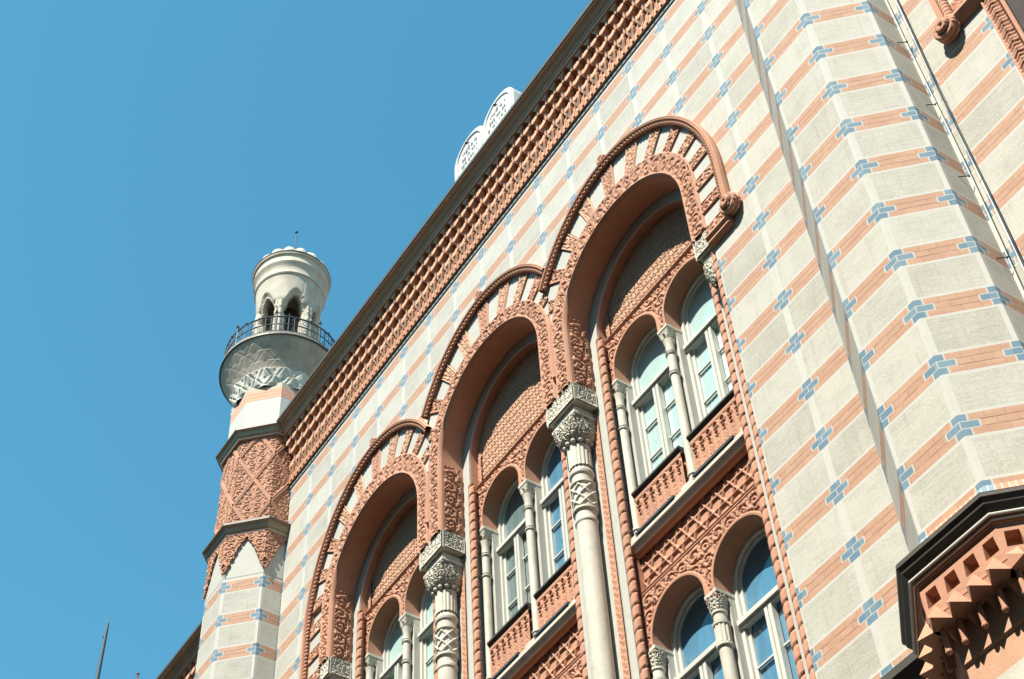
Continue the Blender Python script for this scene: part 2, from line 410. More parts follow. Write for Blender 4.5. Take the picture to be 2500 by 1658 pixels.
# right hand wall beyond the turret
v = [(2.2, 0, 0), (3.105, 0, 0), (3.105, 0, 20.36), (2.2, 0, 20.36)]
mesh('wall', v, [(0, 1, 2, 3)], mat_rwall, bld, [[(x, z) for x, y, z in v]])
v = [(3.105, 0, 15.9), (14, 0, 15.9), (14, 0, 20.36), (3.105, 0, 20.36)]
mesh('wall', v, [(0, 1, 2, 3)], mat_rwall, bld, [[(x, z) for x, y, z in v]])
v = [(7.0, 0, 0), (14, 0, 0), (14, 0, 15.9), (7.0, 0, 15.9)]
mesh('wall', v, [(0, 1, 2, 3)], mat_wall, bld, [[(x, z) for x, y, z in v]])

# ---------------------------------------------------------------- cornice: muqarnas frieze + gutter
def frieze_run(xa, xb, zb, name_parent, unit=.2105, zoff=0.0):
    """terracotta honeycomb frieze on a wall facing -Y, from z=zb up 1.07 m; xa<xb"""
    n = int(round((xb-xa)/unit)); u = (xb-xa)/n
    mb = MB(); dk = MB()
    B = zb
    mb.box(xa, xb, -.030, .09, B, B+.34)                 # plain lower band
    mb.box(xa, xb, -.055, .05, B+.0, B+.022)
    back = [(.24, -.2), (.03, -.2), (.18, .05), (.16, 1.08), (.24, 1.08)]
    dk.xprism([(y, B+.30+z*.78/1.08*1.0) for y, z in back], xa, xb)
    mb.box(xa, xb, -.235, .2, B+1.03, B+1.10)
    T = [(.36, .225, .075, .5), (.585, .235, .125, .0), (.82, .215, .175, .5)]
    for i in range(n+1):
        x = xa+i*u
        for s in (-.018, .018):
            if xa < x+s < xb: mb.box(x+s-.006, x+s+.006, -.048, -.028, B+.03, B+.27)
        if i < n:
            mb.box(x-.02, x+.02, -.075, -.03, B+.018, B+.05)
            xm = x+u/2
            for s in (-.014, .014): mb.box(xm+s-.005, xm+s+.005, -.046, -.028, B+.03, B+.20)
            mb.box(xm-.02, xm+.02, -.075, -.03, B+.018, B+.045)
            # shield leaning outwards under the first tier
            mb.add([(xm-.022, -.03, B+.19), (xm+.022, -.03, B+.19), (xm+.072, -.075, B+.30), (xm+.072, -.085, B+.36), (xm-.072, -.085, B+.36), (xm-.072, -.075, B+.30),
                    (xm-.03, -.0, B+.2), (xm+.03, .0, B+.2), (xm+.075, .0, B+.36), (xm-.075, .0, B+.36)],
                   [(0, 1, 2, 5), (5, 2, 3, 4), (1, 7, 8, 2), (2, 8, 3), (6, 0, 5, 9), (9, 5, 4)])
    for t, (z, h, d, off) in enumerate(T):
        for i in range(-1, n+1):
            xc = xa+(i+1-off)*u
            z0 = B+z; z1 = z0+h
            xf = xc+u/2
            if xa < xf < xb-.012:      # double edged fin between cells
                for s in (-.009, .009):
                    mb.add([(xf+s-.008, .20, z0+.02), (xf+s+.008, .20, z0+.02), (xf+s+.008, -d-.004, z0+.02), (xf+s-.008, -d-.004, z0+.02),
                            (xf+s-.008, .20, z1+.02), (xf+s+.008, .20, z1+.02), (xf+s+.008, -d-.04, z1+.02), (xf+s-.008, -d-.04, z1+.02)],
                           [(3, 2, 6, 7), (0, 3, 7, 4), (1, 5, 6, 2), (0, 1, 2, 3), (4, 7, 6, 5)])
            if xc-u*.42 < xa-.01 or xc+u*.42 > xb+.01: continue
            # bib: slightly bowed plate with scalloped foot and notched top
            w_ = u*.355; zt = z0+.068; P = []; N = 8
            for k in range(N+1):
                q = -1+2*k/N; bow = .014*(1-q*q)
                foot = z0-.045*math.sqrt(max(1-q*q, 0))-.03*(1-abs(q))
                topz = zt+(.03 if k in (1, 7) else (-.02 if k in (3, 4, 5) else .0))
                P.append((xc+q*w_, -d-bow, foot+.02)); P.append((xc+q*w_, -d-bow, topz))
            nP = len(P); P += [(x, -d+.075, zz) for x, y, zz in P]
            F = [(2*k, 2*k+2, 2*k+3, 2*k+1) for k in range(N)]+[(2*k, nP+2*k, nP+2*k+2, 2*k+2) for k in range(N)]+[(2*k+1, 2*k+3, nP+2*k+3, nP+2*k+1) for k in range(N)]
            F += [(0, 1, nP+1, nP), (2*N, nP+2*N, nP+2*N+1, 2*N+1)]
            mb.add(P, F)
            if t == 2:
                for sg in (-1, 1):
                    mb.yprism([(xc+sg*(u/2-.012), z1+.02), (xc+sg*(u/2-.012), z1-.11), (xc+sg*.04, z1-.03), (xc+sg*.012, z1+.02)], -d-.035, -d+.03)
    o = mb.obj('muqarnas_frieze', mat_frieze, name_parent)
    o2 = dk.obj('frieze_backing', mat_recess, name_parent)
    return o
def gutter_profile(): # (offset from wall, z) relative to frieze top z
    return [(.0, .0), (.235, .0), (.235, .022), (.25, .022), (.25, .035), (.262, .035), (.262, .03), (.30, .055), (.335, .10), (.375, .115), (.385, .115), (.385, .125), (.40, .125), (.40, .175), (.38, .18), (.0, .18)]
def gutter_run(xa, xb, z, parent):
    mb = MB(); mb.xprism([(-p, z+q) for p, q in gutter_profile()], xa, xb); mb.obj('gutter', mat_under, parent)
    mb = MB(); mb.box(xa, xb, -.412, -.40, z+.118, z+.182); mb.obj('gutter_lip', mat_bronze, parent)
    mb = MB(); mb.tube([(xa, -.243, z+.022), (xb, -.243, z+.022)], .013, 8); mb.tube([(xa, -.385, z+.112), (xb, -.385, z+.112)], .006, 6)
    mb.obj('bead', mat_trim, parent.children[-1] if False else parent)
frieze_run(-10.79, 1.0, 20.34, bld); frieze_run(2.0, 6.3, 20.34, bld)
gutter_run(-10.95, 14, 21.44, bld)
mb = MB(); mb.box(-10.79, 14, -.02, .02, 20.27, 20.325); mb.obj('string_course', mat_smooth, bld)

# ---------------------------------------------------------------- arches
def hood_pt(k, t):
    """t = angle on ellipse; returns dx, z and outward normal"""
    z0, b = HZ[k]
    x = HA*math.cos(t); z = b*math.sin(t)
    nx, nz = x/HA**2, z/b**2; l = math.hypot(nx, nz)
    return x, z0+z, nx/l, nz/l
def ray_out(k, th):
    """distance from ring centre along th to hood ellipse / mid-plane"""
    z0, b = HZ[k]; cz = RC[k]; c, s = math.cos(th), math.sin(th)
    dz = cz-z0
    A = c*c/HA**2+s*s/b**2; Bq = 2*s*dz/b**2; Cq = dz*dz/b**2-1
    r = (-Bq+math.sqrt(Bq*Bq-4*A*Cq))/(2*A)
    return r
for k, cx in enumerate(AC):
    lft, rgt = (k == 0), (k == 2)          # outer sides run straight down
    # carved ring with vertical legs
    Lleg = RC[k]-15.60; Ltot = Lleg*2+math.pi*1.295
    nu = int(Ltot/.011); nv = 23
    s = np.linspace(0, Ltot, nu)[:, None]*np.ones((1, nv)); q = np.ones((nu, 1))*np.linspace(0, 1, nv)[None, :]
    th = np.clip((s-Lleg)/1.295, 0, math.pi)
    # inner radius blends from intrados to ring outer, centres differ slightly
    def ptr(th, r, cz): return cx+r*np.cos(th), cz+r*np.sin(th)
    xi, zi = ptr(th, RI, SPR[k]); xo, zo = ptr(th, RO, RC[k])
    legR = s < Lleg; legL = s > Lleg+math.pi*1.295
    zz = np.where(legR, 15.60+s, np.where(legL, 15.60+(Ltot-s), 0))
    f0 = (zz-15.60)/Lleg
    zi = np.where(legR | legL, 15.60+f0*(SPR[k]-15.60), zi); zo = np.where(legR | legL, 15.60+f0*(RC[k]-15.60), zo)
    X = xi+(xo-xi)*q; Z = zi+(zo-zi)*q
    H = arabesque(s*1.0, q*.25-.025, .20)*.024
    e = (q < .12) | (q > .88); H = np.where(e, .027, H)
    H = np.where((q < .001) | (q > .999), -.004, H)
    Y = -.030-H; Y[:, 0] = .02; Y[:, -1] = .01
    ring = grid('arch_ring', X, Y, Z, mat_terr, bld)
    ring['label'] = ['carved terracotta arch ring nearest the tower', 'carved terracotta arch ring of the taller middle arch', 'carved terracotta arch ring nearest the octagonal turret'][k]
    # soffit (intrados): terracotta, then white ring, then inner soffit
    ts = np.linspace(0, math.pi, 49)
    def arcpath(r, cz, zbot): return [(cx+r, zbot)]+[(cx+r*math.cos(t), cz+r*math.sin(t)) for t in ts]+[(cx-r, zbot)]
    P = arcpath(RI, SPR[k], 15.6); n = len(P)
    mesh('soffit', [(x, .0, z) for x, z in P]+[(x, .33, z) for x, z in P], [(i, i+1, n+i+1, n+i) for i in range(n-1)], mat_terr, ring, smooth=True)
    for sgn in (1, -1):   # scroll carving on the jamb part of the soffit
        U, V = np.meshgrid(np.linspace(.03, .27, 24), np.linspace(15.62, 16.78, 110), indexing='ij')
        Hh = arabesque(U, V, .22)*.03
        xx = cx+sgn*RI; over = np.clip(V-SPR[k], 0, 5); xx = cx+sgn*np.sqrt(np.maximum(RI**2-over**2, .1))
        grid('soffit_carving', xx-sgn*(Hh+.002), U, V, mat_terr, ring)
    Pa, Pb = arcpath(RI, SPR[k], 15.3), arcpath(1.02, SPR[k], 15.3)
    mesh('white_inner_ring', [(x, .33, z) for x, z in Pa]+[(x, .33, z) for x, z in Pb]+[(x, .36, z) for x, z in Pb],
         [(i, i+1, n+i+1, n+i) for i in range(n-1)]+[(n+i, n+i+1, 2*n+i+1, 2*n+i) for i in range(n-1)], mat_smooth, ring)
    mesh('inner_soffit', [(x, .36, z) for x, z in Pb]+[(x, .52, z) for x, z in Pb], [(i, i+1, n+i+1, n+i) for i in range(n-1)], mat_terr, ring, smooth=True)
    # voussoirs
    inner_clip = {1: (not rgt), -1: (not lft)}
    def block(poly_fn, idx, carved):
        """poly_fn(a,b)->(dx,z): a along, b across, both 0..1"""
        if carved:
            n1, n2 = 26, 34
            A, Bq = np.meshgrid(np.linspace(0, 1, n1), np.linspace(0, 1, n2), indexing='ij')
            XY = np.array([[poly_fn(.05+.90*a, b) for b in np.linspace(0, 1, n2)] for a in np.linspace(0, 1, n1)])
            Xx, Zz = XY[..., 0], XY[..., 1]
            w1 = np.hypot(Xx[-1]-Xx[0], Zz[-1]-Zz[0])[None, :]*A; w2 = np.hypot(Xx[:, -1]-Xx[:, 0], Zz[:, -1]-Zz[:, 0])[:, None]*Bq
            Hh = arabesque(w1+.01+idx*.37, w2, .15)*.020
            Hh = np.where((A < .09) | (A > .91), .022, Hh)
            Yy = -.026-Hh; Yy[0, :] = 0; Yy[-1, :] = 0
            grid('carved_voussoir', cx+Xx, Yy, Zz, mat_terr2 if idx % 3 else mat_terr, ring)
        else:
            XY = [[poly_fn(a, b) for b in (0, .5, 1)] for a in (-.02, .5, 1.02)]
            vv = []; 
            for a in XY:
                for (x, z) in a: vv.append((cx+x, -.024, z))
            e0 = [(cx+poly_fn(-.06, b)[0], 0, poly_fn(-.06, b)[1]) for b in (0, .5, 1)]; e1 = [(cx+poly_fn(1.06, b)[0], 0, poly_fn(1.06, b)[1]) for b in (0, .5, 1)]
            vv = e0+vv+e1
            mesh('white_voussoir', vv, [(r*3+c, r*3+c+1, r*3+c+4, r*3+c+3) for r in range(4) for c in range(2)], mat_smooth, ring)
    st = math.radians(8.2)
    for i in range(22):
        ta = math.radians(3.9)+(i-1)*st if i else math.radians(-4.3); tb = ta+st
        if i == 0: pass
        mid = (ta+tb)/2; side = 1 if math.cos(mid) > 0 else -1
        idx = round((mid-math.pi/2)/st)
        def pf(a, b, ta=ta, tb=tb, side=side):
            t = ta+(tb-ta)*a; ro = ray_out(k, t)
            if inner_clip[side]: ro = min(ro, HALF/max(abs(math.cos(t)), 1e-3))
            ro = max(ro, RO+.004)
            r = RO-.01+(ro-RO+.01)*b
            return r*math.cos(t), RC[k]+r*math.sin(t)
        if inner_clip[side] and HALF/max(abs(math.cos(mid)), 1e-3) < RO+.035: continue
        block(pf, idx, idx % 2 == 0)
    for side in (1, -1):
        if inner_clip[side]: continue
        zs = [16.50, 16.27, 16.05, 15.83, 15.61, 15.40]
        for j in range(5):
            def pf(a, b, j=j, side=side):
                return side*(RO-.01+(HA-RO)*b), zs[j]+(zs[j+1]-zs[j])*a
            block(pf, j+40, j % 2 == 0)
    # hood moulding: smooth outer roll and twisted rope
    z0, b = HZ[k]
    def tlim(inner):
        return math.acos(HALF/HA) if inner else 0.0
    t0 = tlim(inner_clip[1]); t1 = math.pi-tlim(inner_clip[-1])
    path = []
    if not inner_clip[1]: path += [(HA, z, 1, 0) for z in np.arange(15.46, z0, .012)]
    path += [hood_pt(k, t) for t in np.arange(t0, t1+.001, .0055)]
    if not inner_clip[-1]: path += [(-HA, z, -1, 0) for z in np.arange(z0, 15.45, -.012)]
    prof = [(.085, 0), (.098, .055), (.093, .10), (.078, .122), (.062, .115), (.056, .124), (.045, .12), (.035, .09), (.02, .05), (-.01, .03), (-.012, 0)]
    n2 = len(prof); V = []; arc = 0; V2 = []
    px, pz = path[0][0], path[0][1]
    for (x, z, nx, nz) in path:
        arc += math.hypot(x-px, z-pz); px, pz = x, z
        for o_, d in prof: V.append((cx+x+nx*o_, -d, z+nz*o_))
        for kk in range(10):
            a = 2*math.pi*kk/10
            rr = .026+.008*math.cos(2*(a)+arc*2*math.pi/.065*1.0)
            V2.append((cx+x+nx*(.014+rr*math.cos(a)), -.078-rr*math.sin(a), z+nz*(.014+rr*math.cos(a))))
    L = len(path)
    mesh('hood_moulding', V, [(i*n2+j, i*n2+j+1, (i+1)*n2+j+1, (i+1)*n2+j) for i in range(L-1) for j in range(n2-1)], mat_terr, ring)
    mesh('rope_moulding', V2, [(i*10+j, i*10+(j+1) % 10, (i+1)*10+(j+1) % 10, (i+1)*10+j) for i in range(L-1) for j in range(10)], mat_terr, ring)
    # apex boss
    mb = MB(); zt = z0+b+.145
    mb.tube([(cx+.055*math.cos(a), -.10, zt+.055*math.sin(a)) for a in np.linspace(0, 2*math.pi, 14)[:-1]], .030, 8, True); mb.ball((cx, -.09, zt), .04, 8)
    mb.box(cx-.05, cx+.05, -.06, 0, zt-.05, zt+.05)
    autosmooth(mb.obj('apex_boss', mat_terr, ring))
    # pendant under the valley
    # end of the hood: curled knot and the horizontal return
    for side in (1, -1):
        if inner_clip[side]: continue
        mb = MB(); kx, kz = cx+side*(HA+.09), 15.50
        for rr_, dy in ((.10, .10), (.10, .05), (.045, .14)):
            mb.tube([(kx+rr_*math.cos(a), -dy, kz-.02+rr_*1.1*math.sin(a)) for a in np.linspace(0, 2*math.pi, 18)[:-1]], .034, 8, True)
        mb.tube([(kx-side*.10, -.09, kz+.02), (kx-side*.03, -.15, kz-.05), (kx+side*.04, -.12, kz-.10)], .03, 8)
        autosmooth(mb.obj('scroll_knot', mat_terr, ring))
        mb = MB(); xa, xb = sorted((cx+side*RO, cx+side*(HA+.02)))
        mb.xprism([(0, 15.40), (-.06, 15.41), (-.10, 15.37), (-.10, 15.34), (-.07, 15.30), (-.075, 15.27), (-.03, 15.24), (0, 15.24)], xa, xb)
        mb.obj('hood_return', mat_terr, ring)
# small pendants at the foot of the channels between the rings
for x in (-6.46, -3.58):
    mb = MB(); mb.ball((x, -.05, 15.93), .03, 8); mb.tube([(x, -.03, 15.95), (x, -.03, 17.0)], .008, 6)
    mb.box(x-.03, x+.03, -.02, .02, 15.6, 17.3); autosmooth(mb.obj('pendant_bead', mat_terr, bld))

# ---------------------------------------------------------------- impost blocks, big columns, pilasters
def lozenge(t, r, z):
    return r
def carved_block(name, x0, x1, y0, y1, z0, z1, mat, parent, cpar=None, cell=.085, amp=.022, step=.009):
    """box with carved front (-Y) and both sides"""
    mb = MB(); mb.box(x0, x1, y0, y1, z0, z1); o = mb.obj(name, mat, parent); blk_ = o; o = cpar or o
    def hf(u, v, W, Hh):
        h = arabesque(u, v, cell); e = (u < .016) | (u > W-.016) | (v < .016) | (v > Hh-.016); return np.where(e, 1.0, h)
    n1 = int((x1-x0)/step); n3 = int((z1-z0)/step); n2 = int((y1-y0)/step)
    U, Z = np.meshgrid(np.linspace(x0, x1, n1), np.linspace(z0, z1, n3), indexing='ij')
    grid(name+'_carving', U, y0-.001-hf(U-x0, Z-z0, x1-x0, z1-z0)*amp, Z, mat, o)
    U, Z = np.meshgrid(np.linspace(y0, y1, n2), np.linspace(z0, z1, n3), indexing='ij')
    grid(name+'_carving', x1+.001+hf(U-y0, Z-z0, y1-y0, z1-z0)*amp, U, Z, mat, o)
    grid(name+'_carving', x0-.001-hf(U-y0, Z-z0, y1-y0, z1-z0)*amp, U, Z, mat, o)
    return blk_
def big_column(cx, x0, x1, lab, half=False):
    CY = .20
    # shaft with collars
    prof = [(.118, 0), (.118, 13.55), (.118, 13.615), (.130, 13.64), (.130, 13.68), (.120, 13.70), (.120, 13.78), (.145, 13.80), (.145, 13.83), (.125, 13.84),
            (.125, 14.18), (.145, 14.20), (.145, 14.23), (.122, 14.24), (.122, 14.33), (.140, 14.35), (.145, 14.38), (.140, 14.41), (.125, 14.43), (.118, 14.44), (.124, 14.72), (.14, 14.80)]
    mb = MB(); mb.lathe(prof, cx, CY, 28); col = autosmooth(mb.obj('column', mat_white, bld), 17); col['label'] = lab
    # lozenge carved drum
    t, z = np.meshgrid(np.linspace(0, 2*np.pi, 90), np.linspace(13.845, 14.175, 38), indexing='ij')
    a = t*6/(2*np.pi); b = (z-13.845)/.16
    h = np.maximum(1-sst(np.abs((a+b) % 1-.5), .3, .47), 0)*0+np.maximum(sst(np.abs((a+b) % 1-.5), .32, .46), sst(np.abs((a-b) % 1-.5), .32, .46))
    r = .123+.022*h
    grid('lozenge_drum', cx+r*np.cos(t), CY+r*np.sin(t), z, mat_white, col)
    # fluted neck
    t, z = np.meshgrid(np.linspace(0, 2*np.pi, 145), np.linspace(14.47, 14.80, 10), indexing='ij')
    r = .122+.014*np.sqrt(np.abs(np.cos(t*9)))+.01*(z-14.47)
    grid('fluted_neck', cx+r*np.cos(t), CY+r*np.sin(t), z, mat_white, col)
    # capital: ball ring, leaf basket square above / round below, abacus
    mb = MB()
    for i in range(12):
        a = 2*math.pi*i/12; mb.ball((cx+.155*math.cos(a), CY+.155*math.sin(a), 14.83), .030, 8)
    autosmooth(mb.obj('bead_ring', mat_white, col)); mb = MB()
    mb.box(cx-.225, cx+.225, CY-.19, CY+.19, 15.16, 15.205)
    mb.box(cx-.20, cx+.20, CY-.17, CY+.17, 15.205, 15.30)
    cap = autosmooth(mb.obj('capital', mat_white, col), 30)
    t, s_ = np.meshgrid(np.linspace(0, 2*np.pi, 170), np.linspace(0, 1, 44), indexing='ij')
    sq = 1/np.maximum(np.abs(np.cos(t)), np.abs(np.sin(t))); sq = np.minimum(sq, 1.32)
    r0 = .125+.06*s_+.035*np.sin(s_*np.pi*.9); f = s_**.8
    r = r0*(1-f)+(.185*sq)*f*1.0
    h = arabesque(t*.2*1.0, s_*.34, .095)*.035*sst(s_, .02, .2)
    rr = r+h
    grid('capital_leaves', cx+rr*np.cos(t), CY+rr*np.sin(t), 14.83+s_*.33, mat_white, col)
    blk = carved_block('impost_block', x0, x1, -.005, .31, 15.33, 15.60, mat_white, col, col)
    return col
big_column(-6.45, -6.71, -6.19, 'stone column under the left and middle arches')
big_column(-3.58, -3.84, -3.31, 'stone column under the middle and right arches')
# end imposts
for x0, x1, sgn in ((-9.35, -9.06, 1), (-.98, -.70, -1)):
    b = carved_block('impost_block', x0, x1, -.005, .31, 15.33, 15.60, mat_white, bld)
    xm = (x0+x1)/2+.02*sgn
    mb = MB(); mb.box(x0+.04, x1-.01 if sgn < 0 else x1-.04, .03, .28, 15.24, 15.33); mb.box(x0+.06, x1-.02, .02, .26, 15.16, 15.20)
    mb.obj('impost_step', mat_white, b)
    t, s_ = np.meshgrid(np.linspace(0, 2*np.pi, 80), np.linspace(0, 1, 30), indexing='ij')
    r = .055+.065*s_+.02*np.sin(np.pi*s_)+arabesque(t*.12, s_*.3, .08)*.02
    grid('console_scroll', xm+r*np.cos(t), .13+r*np.sin(t), 14.86+s_*.31, mat_white, b)
# pilasters behind the big columns (carved terracotta edges) and white strips
def rope(x, y, z0, z1, r, mat, parent, pitch=.16, name='rope_colonnette', starts=1, amp=.30, step=.012):
    n = int((z1-z0)/step); z = np.linspace(z0, z1, n)[None, :]*np.ones((15, 1)); t = np.linspace(0, 2*np.pi, 15)[:, None]*np.ones((1, n))
    ph = (starts*t/(2*np.pi)-z/pitch) % 1
    rr = r*(1+amp*.5-amp*1.6*(1-sst(np.abs(ph-.5), .0, .14)))
    return grid(name, x+rr*np.cos(t), y+rr*np.sin(t), z, mat, parent)
for x0, x1 in ((-9.33, -9.07), (-6.73, -6.19), (-3.85, -3.31), (-.97, -.71)):
    mb = MB(); mb.box(x0, x1, .33, .9, 0, 15.6); mb.obj('pier', mat_smooth, bld)
    for s, xa in ((1, x1), (-1, x0)):
        if (s == 1 and x1 > -.8) or (s == -1 and x0 < -9.2): continue
        xa0, xa1 = sorted((xa, xa-s*.10))
        relief_xz('carved_strip', xa0, xa1, 9.0, 15.3, .322,
                  lambda u, v: np.where((u < .012) | (u > .088), 1, np.maximum(1-sst(np.abs(u-.05-.03*np.sign(np.sin(v*2*np.pi/.09))*np.abs(((v/.045) % 1)-.0)*.9+.012), .006, .02), foliage(u, v, .06)*.5)), .014, mat_terr, bld, .011)
for k, cx in enumerate(AC):
    for s in (1, -1):
        # white double strip
        mb = MB(); xs = sorted((cx+s*1.175, cx+s*1.035)); mb.box(xs[0], xs[1], .335, .5, 9.0 if k else 12, 16.5)
        xs = sorted((cx+s*1.13, cx+s*1.045)); mb.box(xs[0], xs[1], .318, .34, 9.0 if k else 12, 16.45)
        mb.obj('white_strip', mat_smooth, bld)
        rope(cx+s*.995, .345, 9.0 if k else 12, 16.42, .040, mat_terr, bld)
rope(-.755, .035, 0, 15.22, .034, mat_terr, bld, .15)
mb = MB(); mb.box(-.80, -.71, .04, .33, 0, 15.3); mb.obj('nook', mat_terr, bld)

# ---------------------------------------------------------------- bays: tympanum, paired arches, windows, parapets
CYL = .50
def colonnette(cx, zt, zb, r, par, lower=False):
    """small column with capital and rings; zt = top of capital"""
    mb = MB()
    if not lower:
        prof = [(r, zb), (r*1.5, zb+.0), (r*1.5, zb+.04), (r*1.1, zb+.07), (r, zb+.09), (r, zb+.20), (r*1.25, zb+.21), (r*1.25, zb+.235), (r, zb+.245), (r, zt-.80), (r*1.25, zt-.79), (r*1.3, zt-.775), (r*1.05, zt-.76),
                (r*1.2, zt-.745), (r, zt-.735), (r, zt-.47), (r*1.15, zt-.46), (r*1.3, zt-.44), (r*1.05, zt-.42), (r*1.2, zt-.405), (r, zt-.39), (r, zt-.28), (r*1.35, zt-.20)]
    else:
        prof = [(r, zb), (r, zt-.66), (r*1.3, zt-.65), (r*1.3, zt-.62), (r*1.05, zt-.61), (r*1.05, zt-.41), (r*1.3, zt-.40), (r*1.35, zt-.37), (r, zt-.35), (r, zt-.27), (r*1.2, zt-.26), (r*1.2, zt-.24), (r*1.02, zt-.23), (r*1.3, zt-.12)]
    mb.lathe(prof, cx, CYL, 18); c = autosmooth(mb.obj('colonnette', mat_white, par), 22)
    if lower:
        t, z = np.meshgrid(np.linspace(0, 2*np.pi, 73), np.linspace(zt-.61, zt-.41, 4), indexing='ij')
        rr = r*1.06+.010*np.abs(np.cos(t*6)); grid('fluting', cx+rr*np.cos(t), CYL+rr*np.sin(t), z, mat_white, c)
    mb = MB(); mb.box(cx-.088, cx+.088, CYL-.075, CYL+.2, zt-.04, zt); mb.box(cx-.078, cx+.078, CYL-.066, CYL+.2, zt-.065, zt-.04)
    ch = .22 if lower else .15
    mb.add([(cx-.05, CYL-.045, zt-ch), (cx+.05, CYL-.045, zt-ch), (cx+.05, CYL+.05, zt-ch), (cx-.05, CYL+.05, zt-ch),
            (cx-.075, CYL-.064, zt-.065), (cx+.075, CYL-.064, zt-.065), (cx+.075, CYL+.07, zt-.065), (cx-.075, CYL+.07, zt-.065)],
           [(0, 1, 5, 4), (1, 2, 6, 5), (3, 0, 4, 7), (0, 3, 2, 1)])
    for sx in (-1, 1):
        for sy in (-1, 1):
            for q, (dx, dy, dz) in enumerate(((.058, .05, .13), (.066, .055, .105), (.052, .052, .155))):
                mb.ball((cx+sx*dx, CYL+sy*dy, zt-dz*(1.35 if lower else 1)), .015, 6)
        mb.ball((cx, CYL-.065, zt-.11), .016, 6)
    mb.obj('capital', mat_white, c)
    if lower:
        t, s_ = np.meshgrid(np.linspace(0, 2*np.pi, 60), np.linspace(0, 1, 20), indexing='ij')
        rr = .055+.03*s_+arabesque(t*.08, s_*.15, .05)*.02; grid('capital_leaves', cx+rr*np.cos(t), CYL+rr*np.sin(t), zt-.215+s_*.15, mat_white, c)
    return c
def arch_poly(c, r, cz, zb, n=20): return [(c+r, zb)]+[(c+r*math.cos(math.pi*i/n), cz+r*math.sin(math.pi*i/n)) for i in range(n+1)]+[(c-r, zb)]
def strip(Pa, Pb, ya, yb):
    n = len(Pa); return [(x, ya, z) for x, z in Pa]+[(x, yb, z) for x, z in Pb], [(i, i+1, n+i+1, n+i) for i in range(n-1)]
def window(cx, cz, zcap, zbot, transom, bars, blind_or_reflection, lab):
    """one arched light centred on cx; arch centre cz"""
    r = .41; y = .655
    mb = MB()
    Po, Pi = arch_poly(cx, r+.02, cz, zbot), arch_poly(cx, r-.045, cz, zbot); Pj = arch_poly(cx, r-.085, cz, zbot)
    for a, b, ya, yb in ((Po, Pi, y, y), (Pi, Pi, y, y+.035), (Pi, Pj, y+.035, y+.035), (Pj, Pj, y+.035, y+.08)):
        v, f = strip(a, b, ya, yb); mb.add(v, f)
    mb.box(cx-.40, cx+.40, y-.045, y+.04, transom-.035, transom+.02); mb.box(cx-.40, cx+.40, y-.02, y+.04, transom-.07, transom-.035)
    mb.box(cx-.05, cx-.008, y-.02, y+.05, zbot, transom-.07); mb.box(cx+.008, cx+.05, y-.02, y+.05, zbot, transom-.07); mb.box(cx-.01, cx+.01, y-.005, y+.05, zbot, transom-.07)
    wn = mb.obj('window', mat_paint, bld); wn['label'] = lab
    for zb_ in bars:
        for s in (-1, 1):
            m2 = MB(); x0, x1 = sorted((cx+s*.05, cx+s*.33)); m2.box(x0, x1, y+.03, y+.054, zb_-.010, zb_+.010); m2.obj('glazing_bar', mat_paint, wn)
    P = arch_poly(cx, r-.05, cz, zbot)
    mesh('pane', [(x, y+.055, z) for x, z in P], [tuple(range(len(P)))], mat_glass, wn)
    P = arch_poly(cx, r, cz, zbot)
    mesh('blind_or_reflection', [(x, y+.066, z) for x, z in P], [tuple(range(len(P)))], blind_or_reflection, wn)
    mb = MB(); v, f = strip(arch_poly(cx, r+.06, cz, zbot), arch_poly(cx, r+.06, cz, zbot), y-.01, y+.12); mb.add(v, f); mb.obj('casing', mat_dark, wn)
    return wn
side = ['left', 'right']
bname = ['bay under the left arch', 'bay under the middle arch', 'bay under the right arch']
blinds_up = [[mat_bl_pale, mat_bl_pale], [mat_bl_green, mat_refl_blue], [mat_bl_pale, mat_bl_pale]]
